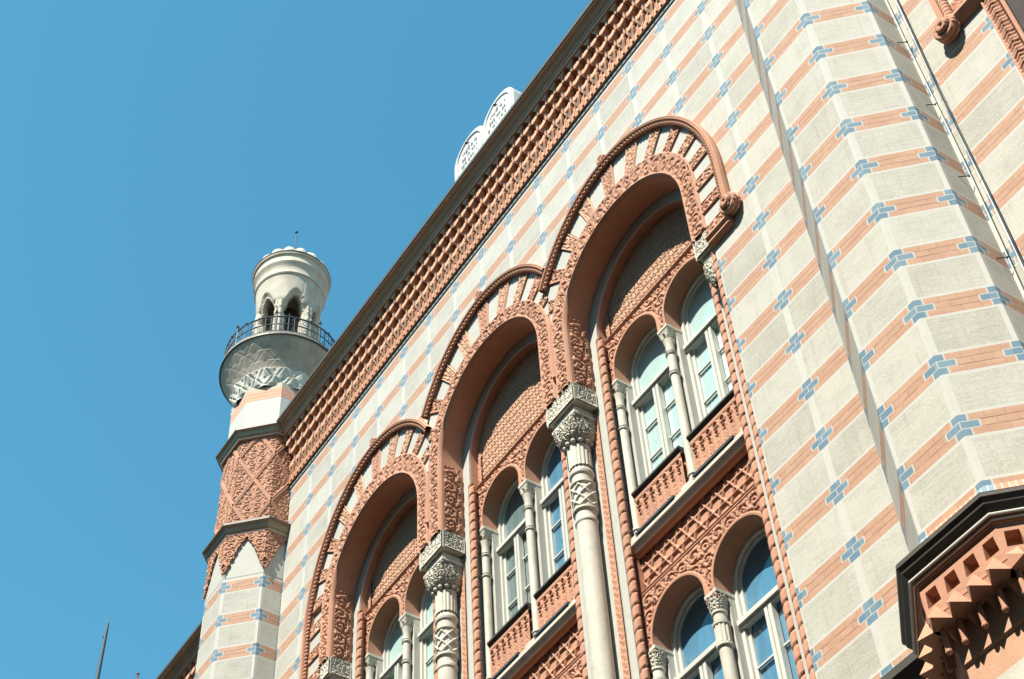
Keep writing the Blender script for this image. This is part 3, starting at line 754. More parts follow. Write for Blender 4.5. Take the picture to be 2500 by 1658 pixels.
for k, cx in enumerate(AC):
    # ---- tympanum (diaper of curled leaves)
    def tm(X, Z, cx=cx, k=k): return ((X-cx)**2+np.maximum(Z-SPR[k], 0)**2 < 1.05**2)
    ty = relief_xz('tympanum', cx-1.02, cx+1.02, 16.43, SPR[k]+1.06, .485, lambda u, v: curls(u, v+.02, .15), .024, mat_terr2, bld, .0105, tm)
    # side border strips with beads, bottom moulding
    relief_xz('tympanum_border', cx-.97, cx-.90, 16.45, 17.0, .45, lambda u, v: foliage(u*.8, v, .07), .012, mat_terr, ty)
    mb = MB(); mb.xprism([(.46, 16.37), (.425, 16.375), (.415, 16.39), (.43, 16.405), (.415, 16.42), (.425, 16.437), (.46, 16.445)], cx-1.0, cx+1.0); mb.obj('tympanum_moulding', mat_terr, ty)
    def spandrel(zb, zt, cz, par):
        def mk(X, Z, cx=cx):
            ok = np.ones(X.shape, bool)
            for c in (cx-.49, cx+.49):
                ok &= ~((np.abs(X-c) < .415) & (Z < cz)) & ~((X-c)**2+(Z-cz)**2 < .415**2)
            return ok
        def hf(u, v):
            h = arabesque(u, v, .19)
            for c in (.51, 1.49):
                d = np.hypot(u-c, v+zb-cz); d = np.where(v+zb < cz, np.abs(u-c), d)
                h = np.where(d < .45, 1.05, h); h = np.where((d > .45) & (d < .462), 0, h)
            h = np.where((v > zt-zb-.012), .6, h)
            return h
        sp = relief_xz('spandrel', cx-1.0, cx+1.0, zb, zt, .455, hf, .026, mat_terr, par, .0095, mk)
        for c in (cx-.49, cx+.49):
            P = arch_poly(c, .412, cz, zb, 28)
            v, f = strip(P, P, .435, .69); mesh('arch_soffit', v, f, mat_terr, sp, smooth=False)
            P2 = arch_poly(c, .43, cz, zb, 28); v, f = strip(P, P2, .4295, .4295); mesh('arch_fillet', v, f, mat_terr, sp)
        return sp
    spandrel(15.65, 16.38, 15.83, bld)
    for i, dx in enumerate((-.97, 0, .97)):
        colonnette(cx+dx, 15.66, 13.09, .052, bld)
        mb = MB(); mb.box(cx+dx-.082, cx+dx+.082, .565, .74, 12.9, 15.64); mb.obj('mullion_pier', mat_smooth, bld)
    for i, s in enumerate((-.49, .49)):
        window(cx+s, 15.83, 15.66, 13.3, 15.33, (14.86, 14.38, 13.9), blinds_up[k][i], '%s upper window in the %s' % (side[i], bname[k]))
    # ---- parapet panels
    for s in (-.49, .49):
        x0, x1 = cx+s-.405, cx+s+.405
        def ph(u, v):
            rib = .5+.5*np.cos(2*np.pi*u/.1157)
            h = .25+.35*sst(rib, .5, .9)
            c1 = scroll(u, v, .058, 1.2)*.6
            h = np.where(v < .30, np.maximum(h, c1), np.maximum(h*.8, c1))
            lu = ((u/.1157) % 1-.5)*.1157
            hole = np.hypot(lu, (v-.47)*.8); hole2 = np.hypot(lu, (v-.36)*.8)
            h = np.where(hole < .028, -1.6, h); h = np.where((hole >= .028) & (hole < .042), 1.25, h)
            h = np.where(hole2 < .020, -1.0, h); h = np.where((hole2 >= .020) & (hole2 < .032), 1.0, h)
            h = np.where((v > .53), .9, h)
            return h
        pp = relief_xz('parapet_panel', x0, x1, 13.12, 13.70, .47, ph, .026, mat_terr, bld, .0085)
        mb = MB(); mb.box(x0, x1, .52, .58, 13.08, 13.70); mb.obj('parapet_back', mat_terr, pp)
        mb = MB(); mb.xprism([(.425, 13.79), (.425, 13.765), (.46, 13.72), (.46, 13.70), (.62, 13.70), (.62, 13.80)], x0-.02, x1+.01); mb.obj('parapet_cap', mat_bronze, pp)
    # ---- ledge
    mb = MB(); mb.xprism([(.36, 13.08), (.36, 13.02), (.385, 13.00), (.385, 12.985), (.42, 12.93), (.6, 12.93), (.6, 13.10), (.38, 13.10)], cx-1.03, cx+1.03); lg = mb.obj('ledge', mat_white, bld)
    for s in (-.49, .49):
        mb = MB(); mb.box(cx+s-.36, cx+s+.30, .345, .47, 13.102, 13.118); mb.box(cx+s-.36, cx+s+.30, .345, .358, 13.085, 13.102); mb.obj('metal_flashing', mat_iron, lg)
    for dx in (-.97, 0, .97):
        mb = MB(); mb.box(cx+dx-.09, cx+dx+.09, .375, .6, 13.06, 13.135); mb.obj('column_base', mat_white, lg)
    mb = MB(); mb.xprism([(.40, 12.93), (.43, 12.90), (.47, 12.895), (.47, 12.93)], cx-1.0, cx+1.0); mb.obj('ledge_moulding', mat_terr, lg)
    if k == 0: continue
    # ---- lattice panel and lower storey
    def lat(u, v):
        return kagome(u-1.0, v-.01, .17, .015)
    lp = relief_xz('lattice_panel', cx-1.0, cx+1.0, 12.42, 12.91, .50, lat, .026, mat_terr, bld, .0085)
    mb = MB(); mb.xprism([(.47, 12.37), (.44, 12.375), (.43, 12.39), (.44, 12.41), (.43, 12.425), (.50, 12.435)], cx-1.0, cx+1.0); mb.obj('lattice_moulding', mat_terr, lp)
    mb = MB(); mb.box(cx-1.0, cx-.975, .43, .5, 11.6, 12.9); mb.obj('panel_edge', mat_terr, lp)
    spandrel(11.60, 12.38, 11.78, bld)
    for i, dx in enumerate((-.97, 0, .97)):
        colonnette(cx+dx, 11.70, 8.9, .066, bld, True)
        mb = MB(); mb.box(cx+dx-.082, cx+dx+.082, .575, .74, 8.9, 11.66); mb.obj('mullion_pier', mat_smooth, bld)
    for i, s in enumerate((-.49, .49)):
        window(cx+s, 11.78, 11.70, 8.9, 11.33, (10.78, 10.28, 9.78), mat_refl_blue, '%s lower window in the %s' % (side[i], bname[k]))
mb = MB(); mb.box(-9.33, -.71, .30, .9, 0, 8.9); mb.obj('lower_wall', mat_smooth, bld)
mb = MB(); mb.box(-9.05, -6.75, .49, .9, 8.9, 12.92); mb.obj('lower_panel', mat_terr, bld)

# ---------------------------------------------------------------- right hand opening (next window group)
mb = MB(); mb.box(3.26, 7.0, .3, .9, 0, 15.9); mb.obj('recess_wall', mat_terr2, bld)
def chev(u, v):
    p = .17; lv = (v/p) % 1
    a = np.abs(u-.075)
    h = .5+.5*np.cos(2*np.pi*(v/p*3+a*14)); return np.where((u < .012) | (u > .14), 1, sst(h, .35, .8)*(.4+.6*lv))
relief_xz('carved_jamb', 3.105, 3.255, 9.0, 15.2, -.012, chev, .02, mat_terr, bld, .0095)
mb = MB(); mb.tube([(3.275, 0, 9), (3.275, 0, 15.2)], .022, 8); mb.obj('jamb_roll', mat_terr, bld)
rope(3.36, .08, 9, 15.2, .055, mat_terr2, bld, .14, amp=.22)
mb = MB(); mb.box(3.10, 3.30, .01, .3, 0, 15.2); mb.box(3.42, 3.6, .05, .3, 0, 15.2); mb.obj('jamb', mat_terr, bld)
mb = MB()
for rr_, dy in ((.10, .10), (.10, .05), (.045, .14)):
    mb.tube([(2.73+rr_*math.cos(a), -dy, 14.60+rr_*1.1*math.sin(a)) for a in np.linspace(0, 2*math.pi, 18)[:-1]], .034, 8, True)
autosmooth(mb.obj('scroll_knot', mat_terr, bld))
rope(2.80, -.07, 14.68, 16.2, .04, mat_terr, bld, .06, 'rope_moulding')
mb = MB(); mb.box(2.70, 2.76, -.09, 0, 14.68, 16.2)
mb.xprism([(0, 14.72), (-.06, 14.73), (-.10, 14.69), (-.10, 14.65), (-.07, 14.61), (-.03, 14.57), (0, 14.57)], 2.80, 3.25); mb.obj('hood_moulding', mat_terr, bld)
relief_xz('carved_voussoir', 2.84, 3.10, 14.72, 14.95, -.012, lambda u, v: arabesque(u, v, .085), .017, mat_terr, bld)

# ---------------------------------------------------------------- octagonal turret on its corbel
tur = thing('octagonal_turret', 'striped eight-sided brick turret corbelled out of the facade on a terracotta base', 'turret')
def oct_wall(c, a, z0, z1, mat, parent, name='wall', faces=range(8)):
    P = octpts(c, a); side_ = 2*a*math.tan(math.pi/8); v = []; f = []; uv = []
    for i in faces:
        p, q = P[i], P[(i+1) % 8]; n = len(v)
        v += [(p[0], p[1], z0), (q[0], q[1], z0), (q[0], q[1], z1), (p[0], p[1], z1)]; f.append((n, n+1, n+2, n+3))
        uv.append([(i*side_, z0), ((i+1)*side_, z0), ((i+1)*side_, z1), (i*side_, z1)])
    return mesh(name, v, f, mat, parent, uv)
TF = [3, 4, 5, 6, 7]
oct_wall(TURC, .75, 9.10, 24.0, mat_turret, tur, 'shaft', range(8))
def octring(c, prof, mat, parent, name, faces=range(8)):
    """prof [(apothem, z)] swept round the octagon"""
    rings = [octpts(c, a) for a, z in prof]; v = []; f = []; uv = []
    for ring, (a, z) in zip(rings, prof): v += [(x, y, z) for x, y in ring]
    for j in range(len(prof)-1):
        for i in faces:
            f.append((j*8+i, j*8+(i+1) % 8, (j+1)*8+(i+1) % 8, (j+1)*8+i))
            sl_ = 2*prof[j][0]*math.tan(math.pi/8); uv.append([(0, prof[j][1]), (sl_, prof[j][1]), (sl_, prof[j+1][1]), (0, prof[j+1][1])])
    return mesh(name, v, f, mat, parent, uv)
octring(TURC, [(.752, 9.10), (.757, 9.10), (.757, 9.0), (.76, 8.98), (.80, 8.95), (.965, 8.86)], mat_rowlock, tur, 'rowlock_course')
octring(TURC, [(.80, 8.90), (.975, 8.845), (.975, 8.815), (.955, 8.79), (.95, 8.77), (.925, 8.745), (.915, 8.72), (.905, 8.715)], mat_bronze, tur, 'corbel_hood')
pp_ = octpts(TURC, .912)
mb = MB(); mb.tube([(x, y, 8.705) for x, y in pp_], .012, 8, True); mb.tube([(x, y, 8.672) for x, y in octpts(TURC, .893)], .008, 8, True); mb.obj('drip_bead', mat_trim, tur)
octring(TURC, [(.905, 8.70), (.885, 8.69), (.88, 8.66), (.868, 8.655), (.868, 8.62), (.80, 8.62)], mat_terr, tur, 'corbel_cornice')
octring(TURC, [(.74, 8.66), (.74, 8.02), (.72, 8.0), (.715, 7.80)], mat_terr2, tur, 'corbel_body')
octring(TURC, [(.715, 7.80), (.70, 7.2), (.55, 6.6), (.3, 6.1), (.05, 5.8)], mat_white, tur, 'corbel_foot')
# honeycomb consoles round the corbel
P = octpts(TURC, 1.0)
for i in range(8):
    ang = math.radians(45*(i+1)); nrm = Vector((math.cos(ang), math.sin(ang), 0)); tan = Vector((-nrm.y, nrm.x, 0)); C0 = Vector((TURC[0], TURC[1], 0))
    if nrm.y > .3: continue
    sl = 2*.868*math.tan(math.pi/8); n = 4; u = sl/n
    mb = MB()
    def pt(s, a, z): return tuple(C0+tan*s+nrm*a+Vector((0, 0, z)))
    for j in range(n):
        s0 = -sl/2+j*u; sc = s0+u/2; s1 = s0+u
        # frame of the niche: plate with trapezoid hole
        z1, z0 = 8.63, 8.33; A = .868
        hz1, hz0 = 8.585, 8.455
        hl, hr = sc-u*.27, sc+u*.27; hl2, hr2 = sc-u*.34, sc+u*.34
        o = [pt(s0, A, z0+.03), pt(s1, A, z0+.03), pt(s1, A, z1), pt(s0, A, z1), pt(hl2, A, hz0), pt(hr2, A, hz0), pt(hr, A, hz1), pt(hl, A, hz1)]
        b_ = [pt(hl2, .78, hz0), pt(hr2, .78, hz0), pt(hr, .78, hz1), pt(hl, .78, hz1)]
        mb.add(o+b_, [(0, 1, 5, 4), (1, 2, 6, 5), (2, 3, 7, 6), (3, 0, 4, 7), (4, 5, 9, 8), (5, 6, 10, 9), (6, 7, 11, 10), (7, 4, 8, 11), (8, 9, 10, 11)])
        # pointed prism standing proud under each niche
        ap = A+.075
        poly = [(s0, A-.10), (s0, A), (sc, ap), (s1, A), (s1, A-.10)]
        v = [pt(s, a, 8.40) for s, a in poly]; v[2] = pt(sc, A+.004, 8.44)
        v += [pt(s0, A-.10, 8.28), pt(s0, A-.01, 8.28), pt(sc, ap+.02, 8.30), pt(s1, A-.01, 8.28), pt(s1, A-.10, 8.28)]
        mb.add(v, [(1, 2, 7, 6), (2, 3, 8, 7), (5, 6, 7, 8, 9), (0, 1, 6, 5), (3, 4, 9, 8)])
        # lower star tier
        v = [pt(s0+.01, .74, 8.30), pt(sc, A-.02, 8.30), pt(s1-.01, .74, 8.30), pt(sc, .74, 8.16)]
        mb.add(v, [(0, 1, 3), (1, 2, 3)])
        # pendant rod
        c_ = C0+tan*s1+nrm*(.80); mb.tube([(c_.x, c_.y, 8.32), (c_.x, c_.y, 8.12)], .020, 10); mb.ball((c_.x, c_.y, 8.11), .025, 8)
    mb.obj('honeycomb_consoles', mat_terr, tur)
# string course on the wall continuing from the hood
for xa, xb in ((-.71, .86), (2.1, 3.1)):
    mb = MB(); mb.xprism([(0, 8.98), (-.06, 8.95), (-.25, 8.87), (-.25, 8.80), (-.20, 8.74), (-.18, 8.70), (0, 8.68)], xa, xb)
    mb.obj('string_course', mat_bronze, bld)
    v = [(xa, -.022, 8.97), (xb, -.022, 8.97), (xb, -.022, 9.09), (xa, -.022, 9.09)]
    mesh('rowlock_course', v+[(xa, 0, 9.095), (xb, 0, 9.095)], [(0, 1, 2, 3), (3, 2, 5, 4)], mat_rowlock, bld, [[(x-xa, z) for x, y, z in v], [(0, 9), (xb-xa, 9), (xb-xa, 9), (0, 9)]])

# ---------------------------------------------------------------- minaret-like tower
tow = thing('corner_tower', 'slender eight-sided tower with round balcony and lantern at the far end of the facade', 'tower')
oct_wall(TOWC, .77, 0, 19.25, mat_towerw, tow, 'shaft')
octring(TOWC, [(.74, 19.35), (.74, 21.45)], mat_terr, tow, 'panel_core')
# carved diamond panels
def face_frame(c, i):
    ang = math.radians(45*(i+1)); n = np.array([math.cos(ang), math.sin(ang), 0]); t = np.array([-n[1], n[0], 0]); return np.array([c[0], c[1], 0]), n, t
W = 2*.755*math.tan(math.pi/8)
for i in (4, 5, 6, 7):
    c, n, t = face_frame(TOWC, i)
    U, V = np.meshgrid(np.linspace(-W/2, W/2, 58), np.linspace(19.38, 21.42, 180), indexing='ij')
    a = U/W; b = (V-20.42)/1.08
    d1 = np.abs((a+b+.5) % 1-.5)*W*.86; d2 = np.abs((a-b+.5) % 1-.5)*W*.86
    d = np.minimum(d1, d2)
    H = arabesque(U+.5, V, .17)*.020
    H = np.where(d < .030, .034, H); H = np.where(d < .008, .022, H)
    A = .745+H
    P3 = c+n*A[..., None]+t*U[..., None]; P3[..., 2] = V
    grid('diamond_panel', P3[..., 0], P3[..., 1], P3[..., 2], mat_terr, tow)
# cornices
def tower_cornice(z, tb):
    octring(TOWC, [(.77, z-.19), (.80, z-.185), (.80, z-.165), (.84, z-.13), (.86, z-.06), (.88, z-.045), (.895, z-.04), (.895, z), (.74, z+.02)], mat_under, tow, 'cornice')
    octring(TOWC, [(.897, z-.035), (.905, z-.035), (.905, z+.005), (.897, z+.005)], mat_bronze, tow, 'cornice_lip')
    mb = MB(); mb.tube([(x, y, z-.175) for x, y in octpts(TOWC, .808)], .010, 8, True); mb.obj('bead', mat_trim, tow)
tower_cornice(21.58, 0); tower_cornice(19.38, 0)
# anti-bird spikes of the lower cornice read as small studs
mb = MB()
for i in (4, 5, 6, 7):
    c, n, t = face_frame(TOWC, i)
    for s in np.linspace(-.3, .3, 9):
        p = c+n*.82+t*s; mb.lathe([(.009, 19.40), (.009, 19.44), (.003, 19.46)], p[0], p[1], 6)
mb.obj('studs', mat_trim, tow)
octring(TOWC, [(.772, 18.32), (.774, 18.33), (.774, 19.24)], mat_smooth, tow, 'white_field')
# lambrequin: cusped terracotta drop with corner pendants
for i in (4, 5, 6, 7):
    c, n, t = face_frame(TOWC, i); W2 = 2*.772*math.tan(math.pi/8)
    U, V = np.meshgrid(np.linspace(-W2/2, W2/2, 70), np.linspace(18.36, 19.20, 100), indexing='ij')
    au = np.abs(U)/(W2/2)
    low = np.interp(au, [0, .10, .11, .26, .27, .42, .43, .58, .59, .72, .73, .84, 1.0], [19.10, 19.05, 19.02, 18.98, 18.93, 18.88, 18.81, 18.76, 18.68, 18.64, 18.55, 18.53, 18.36])
    low = low+.02*np.abs(np.sin(au*5*np.pi))
    mk = V > low
    mk = mk[:-1, :-1] & mk[1:, :-1] & mk[1:, 1:] & mk[:-1, 1:]
    H = arabesque(U+.5, V, .16)*.018
    H = np.where(V-low < .035, .026, H)
    dd = np.abs(np.abs(U)-W2/2)+np.abs(V-18.50)*.75; H = np.where((dd < .09) & (dd > .06), .03, H)
    A = .792+H; P3 = c+n*A[..., None]+t*U[..., None]; P3[..., 2] = V
    o = grid('cusped_drop', P3[..., 0], P3[..., 1], P3[..., 2], mat_terr, tow, mk)
    so = o.modifiers.new('thick', 'SOLIDIFY'); so.thickness = .025; so.offset = 1 if False else -1
# upper plain shaft + band
octring(TOWC, [(.75, 21.5), (.75, 22.39)], mat_smooth, tow, 'upper_shaft')
octring(TOWC, [(.752, 22.39), (.752, 22.645)], stone('band_brick', (.62, .33, .22), (.56, .28, .18), 12, .85, .4, 40), tow, 'brick_band')
octring(TOWC, [(.75, 22.645), (.75, 22.76)], mat_tower, tow, 'upper_shaft')
for zz_ in (22.475, 22.56):
    octring(TOWC, [(.7535, zz_-.004), (.7535, zz_+.004)], mat_terr, tow, 'band_joint')
# corbel with folded star facets
t, z = np.meshgrid(np.linspace(0, 2*np.pi, 321), np.linspace(22.70, 23.70, 120), indexing='ij')
zf = (z-22.70)
r8 = .75/np.cos((t % (np.pi/4))-np.pi/8)
r = np.interp(zf, [0, .15, .35, .55, .75, .9, 1.0], [.75, .765, .81, .88, .97, 1.05, 1.09])
mixf = sst(zf, 0, .5); r = (r8+(r-.75))*(1-mixf)+r*mixf
row = np.floor(zf/.19); lv = zf/.19-row; n_ = 16
lu = (t*n_/(2*np.pi)+.5*(row % 2)) % 1-.5
fold = (1-np.abs(lu)*2)*(.25+.75*lv)
ridge = -np.clip(1-np.abs(np.abs(lu)*2-(1-lv))/.16, 0, 1)
r = r+(.085*fold+.030*ridge)*sst(zf, .0, .06)*(1-.82*sst(zf, .36, .44))*(1-sst(zf, .88, .98))
kz = 46
grid('star_corbel', (TOWC[0]+r*np.cos(t))[:, kz:], (TOWC[1]+r*np.sin(t))[:, kz:], z[:, kz:], mat_stain_shade, tow)
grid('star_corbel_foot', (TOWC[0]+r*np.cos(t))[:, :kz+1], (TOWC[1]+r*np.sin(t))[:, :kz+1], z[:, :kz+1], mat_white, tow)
mb = MB(); mb.lathe([(.9, 23.66), (1.09, 23.69), (1.115, 23.72), (1.12, 23.78), (1.08, 23.80)], TOWC[0], TOWC[1], 72); mb.obj('balcony_slab', mat_stain_shade, tow)
mb = MB(); mb.lathe([(1.10, 23.70), (1.127, 23.705), (1.127, 23.725), (1.10, 23.73)], TOWC[0], TOWC[1], 72); mb.obj('balcony_flashing', mat_iron, tow)
# railing
mb = MB(); cx_, cy_ = TOWC; rr_ = 1.06
ringp = lambda z, r=rr_, n=72: [(cx_+r*math.cos(a), cy_+r*math.sin(a), z) for a in np.linspace(0, 2*math.pi, n+1)[:-1]]
for z in (23.86, 24.05, 24.26): mb.tube(ringp(z), .012 if z < 24.2 else .016, 6, True)
for i in range(64):
    a = 2*math.pi*i/64; x, y = cx_+rr_*math.cos(a), cy_+rr_*math.sin(a); mb.tube([(x, y, 23.80), (x, y, 24.26)], .0065, 5)
for i in range(32):
    a = 2*math.pi*(i+.5)/32; C_ = (cx_+rr_*math.cos(a), cy_+rr_*math.sin(a)); tx, ty_ = -math.sin(a), math.cos(a)
    for zc, q in ((24.16, .05), (23.93, .045)):
        mb.tube([(C_[0]+tx*q*math.cos(b), C_[1]+ty_*q*math.cos(b), zc+q*math.sin(b)) for b in np.linspace(0, 2*math.pi, 11)[:-1]], .006, 4, True)
for i in range(8):
    a = math.radians(45*i+10); x, y = cx_+rr_*math.cos(a), cy_+rr_*math.sin(a)
    mb.tube([(x, y, 23.79), (x, y, 24.34)], .017, 6); mb.ball((x, y, 24.38), .032, 8); mb.ball((x, y, 24.44), .018, 6); mb.tube([(x, y, 24.44), (x, y, 24.52)], .006, 5)
for i in range(16):
    a = math.radians(22.5*i); x, y = cx_+rr_*math.cos(a), cy_+rr_*math.sin(a); mb.ball((x, y, 24.31), .02, 6)
rail = mb.obj('railing', mat_iron, tow)
# lantern
nt_, nz_ = 193, 120
t, z = np.meshgrid(np.linspace(0, 2*np.pi, nt_), np.linspace(23.78, 26.35, nz_), indexing='ij')
r = np.interp(z, [23.78, 23.86, 23.88, 25.35, 25.45, 25.6, 25.95, 26.1, 26.35], [.60, .60, .575, .575, .60, .61, .64, .66, .68])
face = ((t-math.radians(-43))/(np.pi/3)); lf = (face % 1-.5)*.60      # metres across each face
hw = .185
ap = 25.22+.34*(1-np.clip(np.abs(lf)/hw, 0, 1)**1.7)
opening = (np.abs(lf) < hw*(1+.10*np.exp(-((z-25.15)/.10)**2))) & (z < ap) & (z > 23.84)
arch2 = (np.abs(lf) < hw+.045) & (z < ap+.14)
pil = (np.abs(lf) > .225) & (np.abs(lf) < .285)
r = r+np.where(pil & (z < 25.35), .035, 0)-np.where(arch2 & ~opening, .045, 0)
r = r+np.where(pil & (np.abs(z-24.95) < .04), .02, 0)+np.where(pil & (np.abs(z-25.15) < .03), .02, 0)
mk = ~opening; mk = mk[:-1, :-1] & mk[1:, :-1] & mk[1:, 1:] & mk[:-1, 1:]
o = grid('lantern', cx_+r*np.cos(t), cy_+r*np.sin(t), z, mat_tower, tow, mk)
so = o.modifiers.new('thick', 'SOLIDIFY'); so.thickness = .12; so.offset = -1
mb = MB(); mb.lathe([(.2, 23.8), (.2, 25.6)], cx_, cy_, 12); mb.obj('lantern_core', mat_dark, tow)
mb = MB()
mb.lathe([(.60, 26.06), (.67, 26.07), (.685, 26.10), (.67, 26.13), (.68, 26.30), (.705, 26.34), (.73, 26.40), (.715, 26.43), (.715, 26.58), (.75, 26.60), (.765, 26.66), (.74, 26.69), (.60, 26.72)], cx_, cy_, 64); autosmooth(mb.obj('lantern_cornice', mat_tower, tow))
mb = MB(); mb.lathe([(.755, 26.625), (.772, 26.66), (.757, 26.685), (.74, 26.69)], cx_, cy_, 64); mb.obj('lantern_flashing', mat_roof, tow)
mb = MB(); mb.lathe([(.735*math.cos(q), 26.70+.50*math.sin(q)) for q in np.linspace(0, 1.52, 14)], cx_, cy_, 144, fl=lambda a, r, z: r*(.90+.10*abs(math.sin(a*8)))+.0)
autosmooth(mb.obj('melon_dome', mat_tower, tow), 60)
mb = MB(); mb.tube([(cx_, cy_, 27.1), (cx_, cy_, 28.28)], .012, 6); mb.ball((cx_, cy_, 28.30), .035, 8); mb.obj('finial', mat_iron, tow)

# ---------------------------------------------------------------- lower wing left of the tower
wing = thing('neighbouring_wing', 'lower striped wing with brown gutter showing behind the tower at the left', 'building')
v = [(-26, 0, 0), (-12.2, 0, 0), (-12.2, 0, 17.5), (-26, 0, 17.5)]
mesh('wall', v, [(0, 1, 2, 3)], mat_wall, wing, [[(x, z) for x, y, z in v]])
frieze_run(-17.4, -12.2, 17.56, wing); gutter_run(-26, -12.0, 18.66, wing)
mb = MB(); mb.box(-26, -12.2, .05, 10, 0, 18.7); mb.obj('wing_core', mat_dark, wing)
mb = MB(); mb.xprism([(-.2, 18.80), (10, 18.80), (5, 20.2)], -26, -12.2); mb.obj('roof', mat_roof, wing)

# ---------------------------------------------------------------- stone tablets on the roof edge
tb = thing('stone_tablets', 'white twin round-topped stone tablets with rows of lettering above the gutter', 'roof ornament')
for c, yo in ((-4.60, .140), (-5.44, .143)):
    pts = [(c+.455*math.cos(a), 23.42+.455*math.sin(a)) for a in np.linspace(0, math.pi, 33)]
    mb = MB(); mb.yprism([(c+.455, 21.7)]+pts+[(c-.455, 21.7)], yo, .38+yo-.14); autosmooth(mb.obj('tablet_slab', mat_stonew, tb), 30)
for c in (-4.60, -5.44):
    mb = MB(); pa = [(c+.36, .134, 21.9)]+[(c+.36*math.cos(a), .134, 23.42+.36*math.sin(a)) for a in np.linspace(0, math.pi, 30)]+[(c-.36, .134, 21.9)]
    mb.tube(pa, .014, 6); mb.obj('raised_border', mat_stonew, tb)
    mb = MB()
    for rw in range(9):
        z = 23.48-rw*.155; x = c+.22
        while x > c-.24:
            wd = random.uniform(.025, .045)
            kind = random.randint(0, 4); y0, y1 = .128, .141
            hgt = .06
            if kind != 3: mb.box(x-wd, x, y0, y1, z+hgt-.011, z+hgt)
            if kind in (0, 1, 2): mb.box(x-.009, x, y0, y1, z, z+hgt-.011)
            if kind in (1, 4): mb.box(x-wd, x-.013, y0, y1, z, z+.014)
            if kind == 2: mb.box(x-wd, x-wd+.012, y0, y1, z, z+hgt*.6)
            if kind == 3: mb.box(x-.013, x, y0, y1, z+.035, z+hgt)
            x -= wd+random.choice((.018, .022, .06))
    mb.obj('lettering', mat_groove, tb)
for c, lab in ((-4.60, 'small dark lamp on the right stone tablet'), (-5.44, 'small dark lamp on the left stone tablet')):
    mb = MB(); mb.lathe([(.01, 23.60), (.028, 23.61), (.022, 23.65), (.008, 23.68)], c, .09, 10); mb.tube([(c, .09, 23.67), (c, .14, 23.67)], .008, 6)
    o = mb.obj('spotlight', mat_iron); tag(o, lab, 'lamp', 'small lamps on the stone tablets')

# ---------------------------------------------------------------- pipe and wires in the corner right of the turret
m_, nt2, p2 = newmat('painted_pipe'); g2 = G(nt2)
tcp = nt2.nodes.new('ShaderNodeTexCoord').outputs['Object']; spz = nt2.nodes.new('ShaderNodeSeparateXYZ'); nt2.links.new(tcp, spz.inputs[0])
rz = g2.m('DIVIDE', g2.m('SUBTRACT', 20.1, spz.outputs[2]), .65); dzz = g2.m('MULTIPLY', g2.m('ABSOLUTE', g2.m('SUBTRACT', rz, g2.m('ROUND', rz))), .65)
nt2.links.new(g2.mix(g2.m('LESS_THAN', dzz, .108), (.46, .44, .39), (.15, .22, .29)), p2.inputs['Base Color']); p2.inputs['Roughness'].default_value = .5
pipe = thing('downpipe', 'thin pale downpipe painted with blue bands in the corner beside the turret', 'drainpipe')
mb = MB(); mb.tube([(2.375, -.03, z) for z in np.arange(0, 21, 1.0)], .017, 14); autosmooth(mb.obj('pipe', m_, pipe), 60)
for z in np.arange(.9, 21, 1.3):
    mb = MB(); mb.lathe([(.016, z), (.021, z+.004), (.021, z+.012), (.016, z+.016)], 2.375, -.03, 14); mb.obj('pipe_joint', mat_trim, pipe)
mb = MB(); mb.tube([(2.405+.006*math.sin(z*1.7), -.083, z) for z in np.arange(0, 21.5, .5)], .006, 6)
tag(mb.obj('cable', mat_iron), 'thin black cable running down along the painted downpipe', 'cable')
wire = thing('lightning_wire', 'thin pale wire held off the shaded turret side by small clamps', 'wire')
mb = MB(); mb.tube([(2.305+.01*math.sin(z*1.1), -.055, z) for z in np.arange(0, 21.5, .4)], .0065, 6); mb.obj('wire', mat_trim, wire)
for z in (15.03, 13.9, 12.75, 11.6, 16.2, 17.3):
    mb = MB(); mb.tube([(2.25, -.13, z), (2.305, -.055, z)], .005, 5); mb.ball((2.305, -.055, z), .014, 6); mb.obj('clamp', mat_iron, wire)

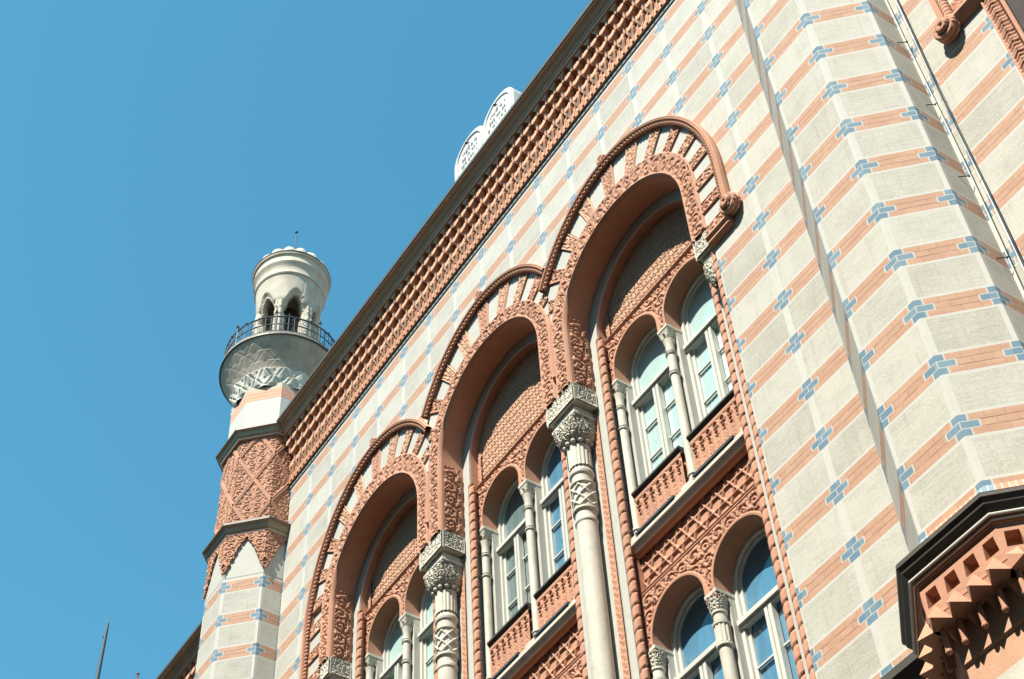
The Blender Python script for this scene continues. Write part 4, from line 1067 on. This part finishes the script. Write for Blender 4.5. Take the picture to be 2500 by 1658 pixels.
# ---------------------------------------------------------------- masts far left
def ray(px, py, dist):
    d = Vector(((px-1250)/3913.353, (py-829)/3913.353, 1.0))
    wv = Vector((sum(R_[j][i]*d[j] for j in range(3)) for i in range(3))); wv.normalize()
    return Vector((6.2715, -7.8891, 1.6226))+wv*dist
p = ray(267, 1505, 48)
mast = thing('radio_mast', 'tall thin dark mast with a tapering tip standing alone against the sky', 'mast')
mb = MB(); mb.lathe([(.075, 0), (.07, p.z-4), (.045, p.z-.55), (.03, p.z-.25)], p.x, p.y, 10); mb.obj('pole', mat_iron, mast)
mb = MB(); mb.tube([(p.x, p.y, p.z-.3), (p.x, p.y, p.z+.12)], .008, 6); mb.obj('tip_rod', mat_iron, mast)
mb = MB(); mb.tube([(p.x, p.y, p.z-.72), (p.x-.14, p.y, p.z-.66)], .02, 6); mb.ball((p.x-.15, p.y, p.z-.65), .035, 8); mb.obj('bracket', mat_iron, mast)
q = ray(337, 1645, 40)
m2_ = thing('ball_topped_post', 'short reddish post with a ball on top showing at the bottom left edge', 'post')
mb = MB(); mb.lathe([(.05, 0), (.022, q.z-.05)], q.x, q.y, 8); mb.obj('post', stone('rusty_metal', (.22, .10, .09), (.15, .07, .06)), m2_)
mb = MB(); mb.ball((q.x, q.y, q.z), .04, 10); mb.tube([(q.x, q.y, q.z), (q.x-.13, q.y, q.z-.03)], .006, 5); mb.obj('ball', bpy.data.materials['rusty_metal'], m2_)

# ---------------------------------------------------------------- ground and street (out of the frame, they bounce light)
def sheet(name, x0, x1, y0, y1, z, mat):
    o = mesh(name, [(x0, y0, z), (x1, y0, z), (x1, y1, z), (x0, y1, z)], [(0, 1, 2, 3)], mat); o['kind'] = 'structure'; return o
sheet('ground', -400, 400, -400, 400, -.15, stone('earth', (.16, .15, .13), (.12, .11, .10), .5))
sheet('road', -200, 200, -12, -3, -.012, stone('asphalt', (.06, .06, .06), (.045, .045, .045), 3))
mb = MB(); mb.box(-200, 200, -3, .0, -.14, .12); o = mb.obj('pavement', stone('paving', (.16, .155, .145), (.13, .125, .115), 2)); o['kind'] = 'structure'
# unseen house across the narrow street, added tall and dark to shade the roadway
opp = thing('house_across_the_street', 'unseen tall plain grey street house added to shade the roadway', 'building')
mb = MB(); mb.box(-60, 60, -26, -13.5, 0, 23.0); mb.obj('wall', stone('grey_render', (.16, .145, .12), (.13, .12, .10), .8), opp)
mb = MB(); mb.xprism([(-13.1, 23.0), (-13.1, 23.25), (-19.5, 24.5), (-26.4, 23.0)], -60.3, 60.3); mb.obj('roof', mat_roof, opp)
for i in range(-12, 13):
    for z in (1.2, 5.2, 9.2, 13.2, 17.2):
        mb = MB(); mb.box(i*3.2-.6, i*3.2+.6, -13.49, -13.42, z, z+2.2); mb.obj('window', mat_bl_green, opp)
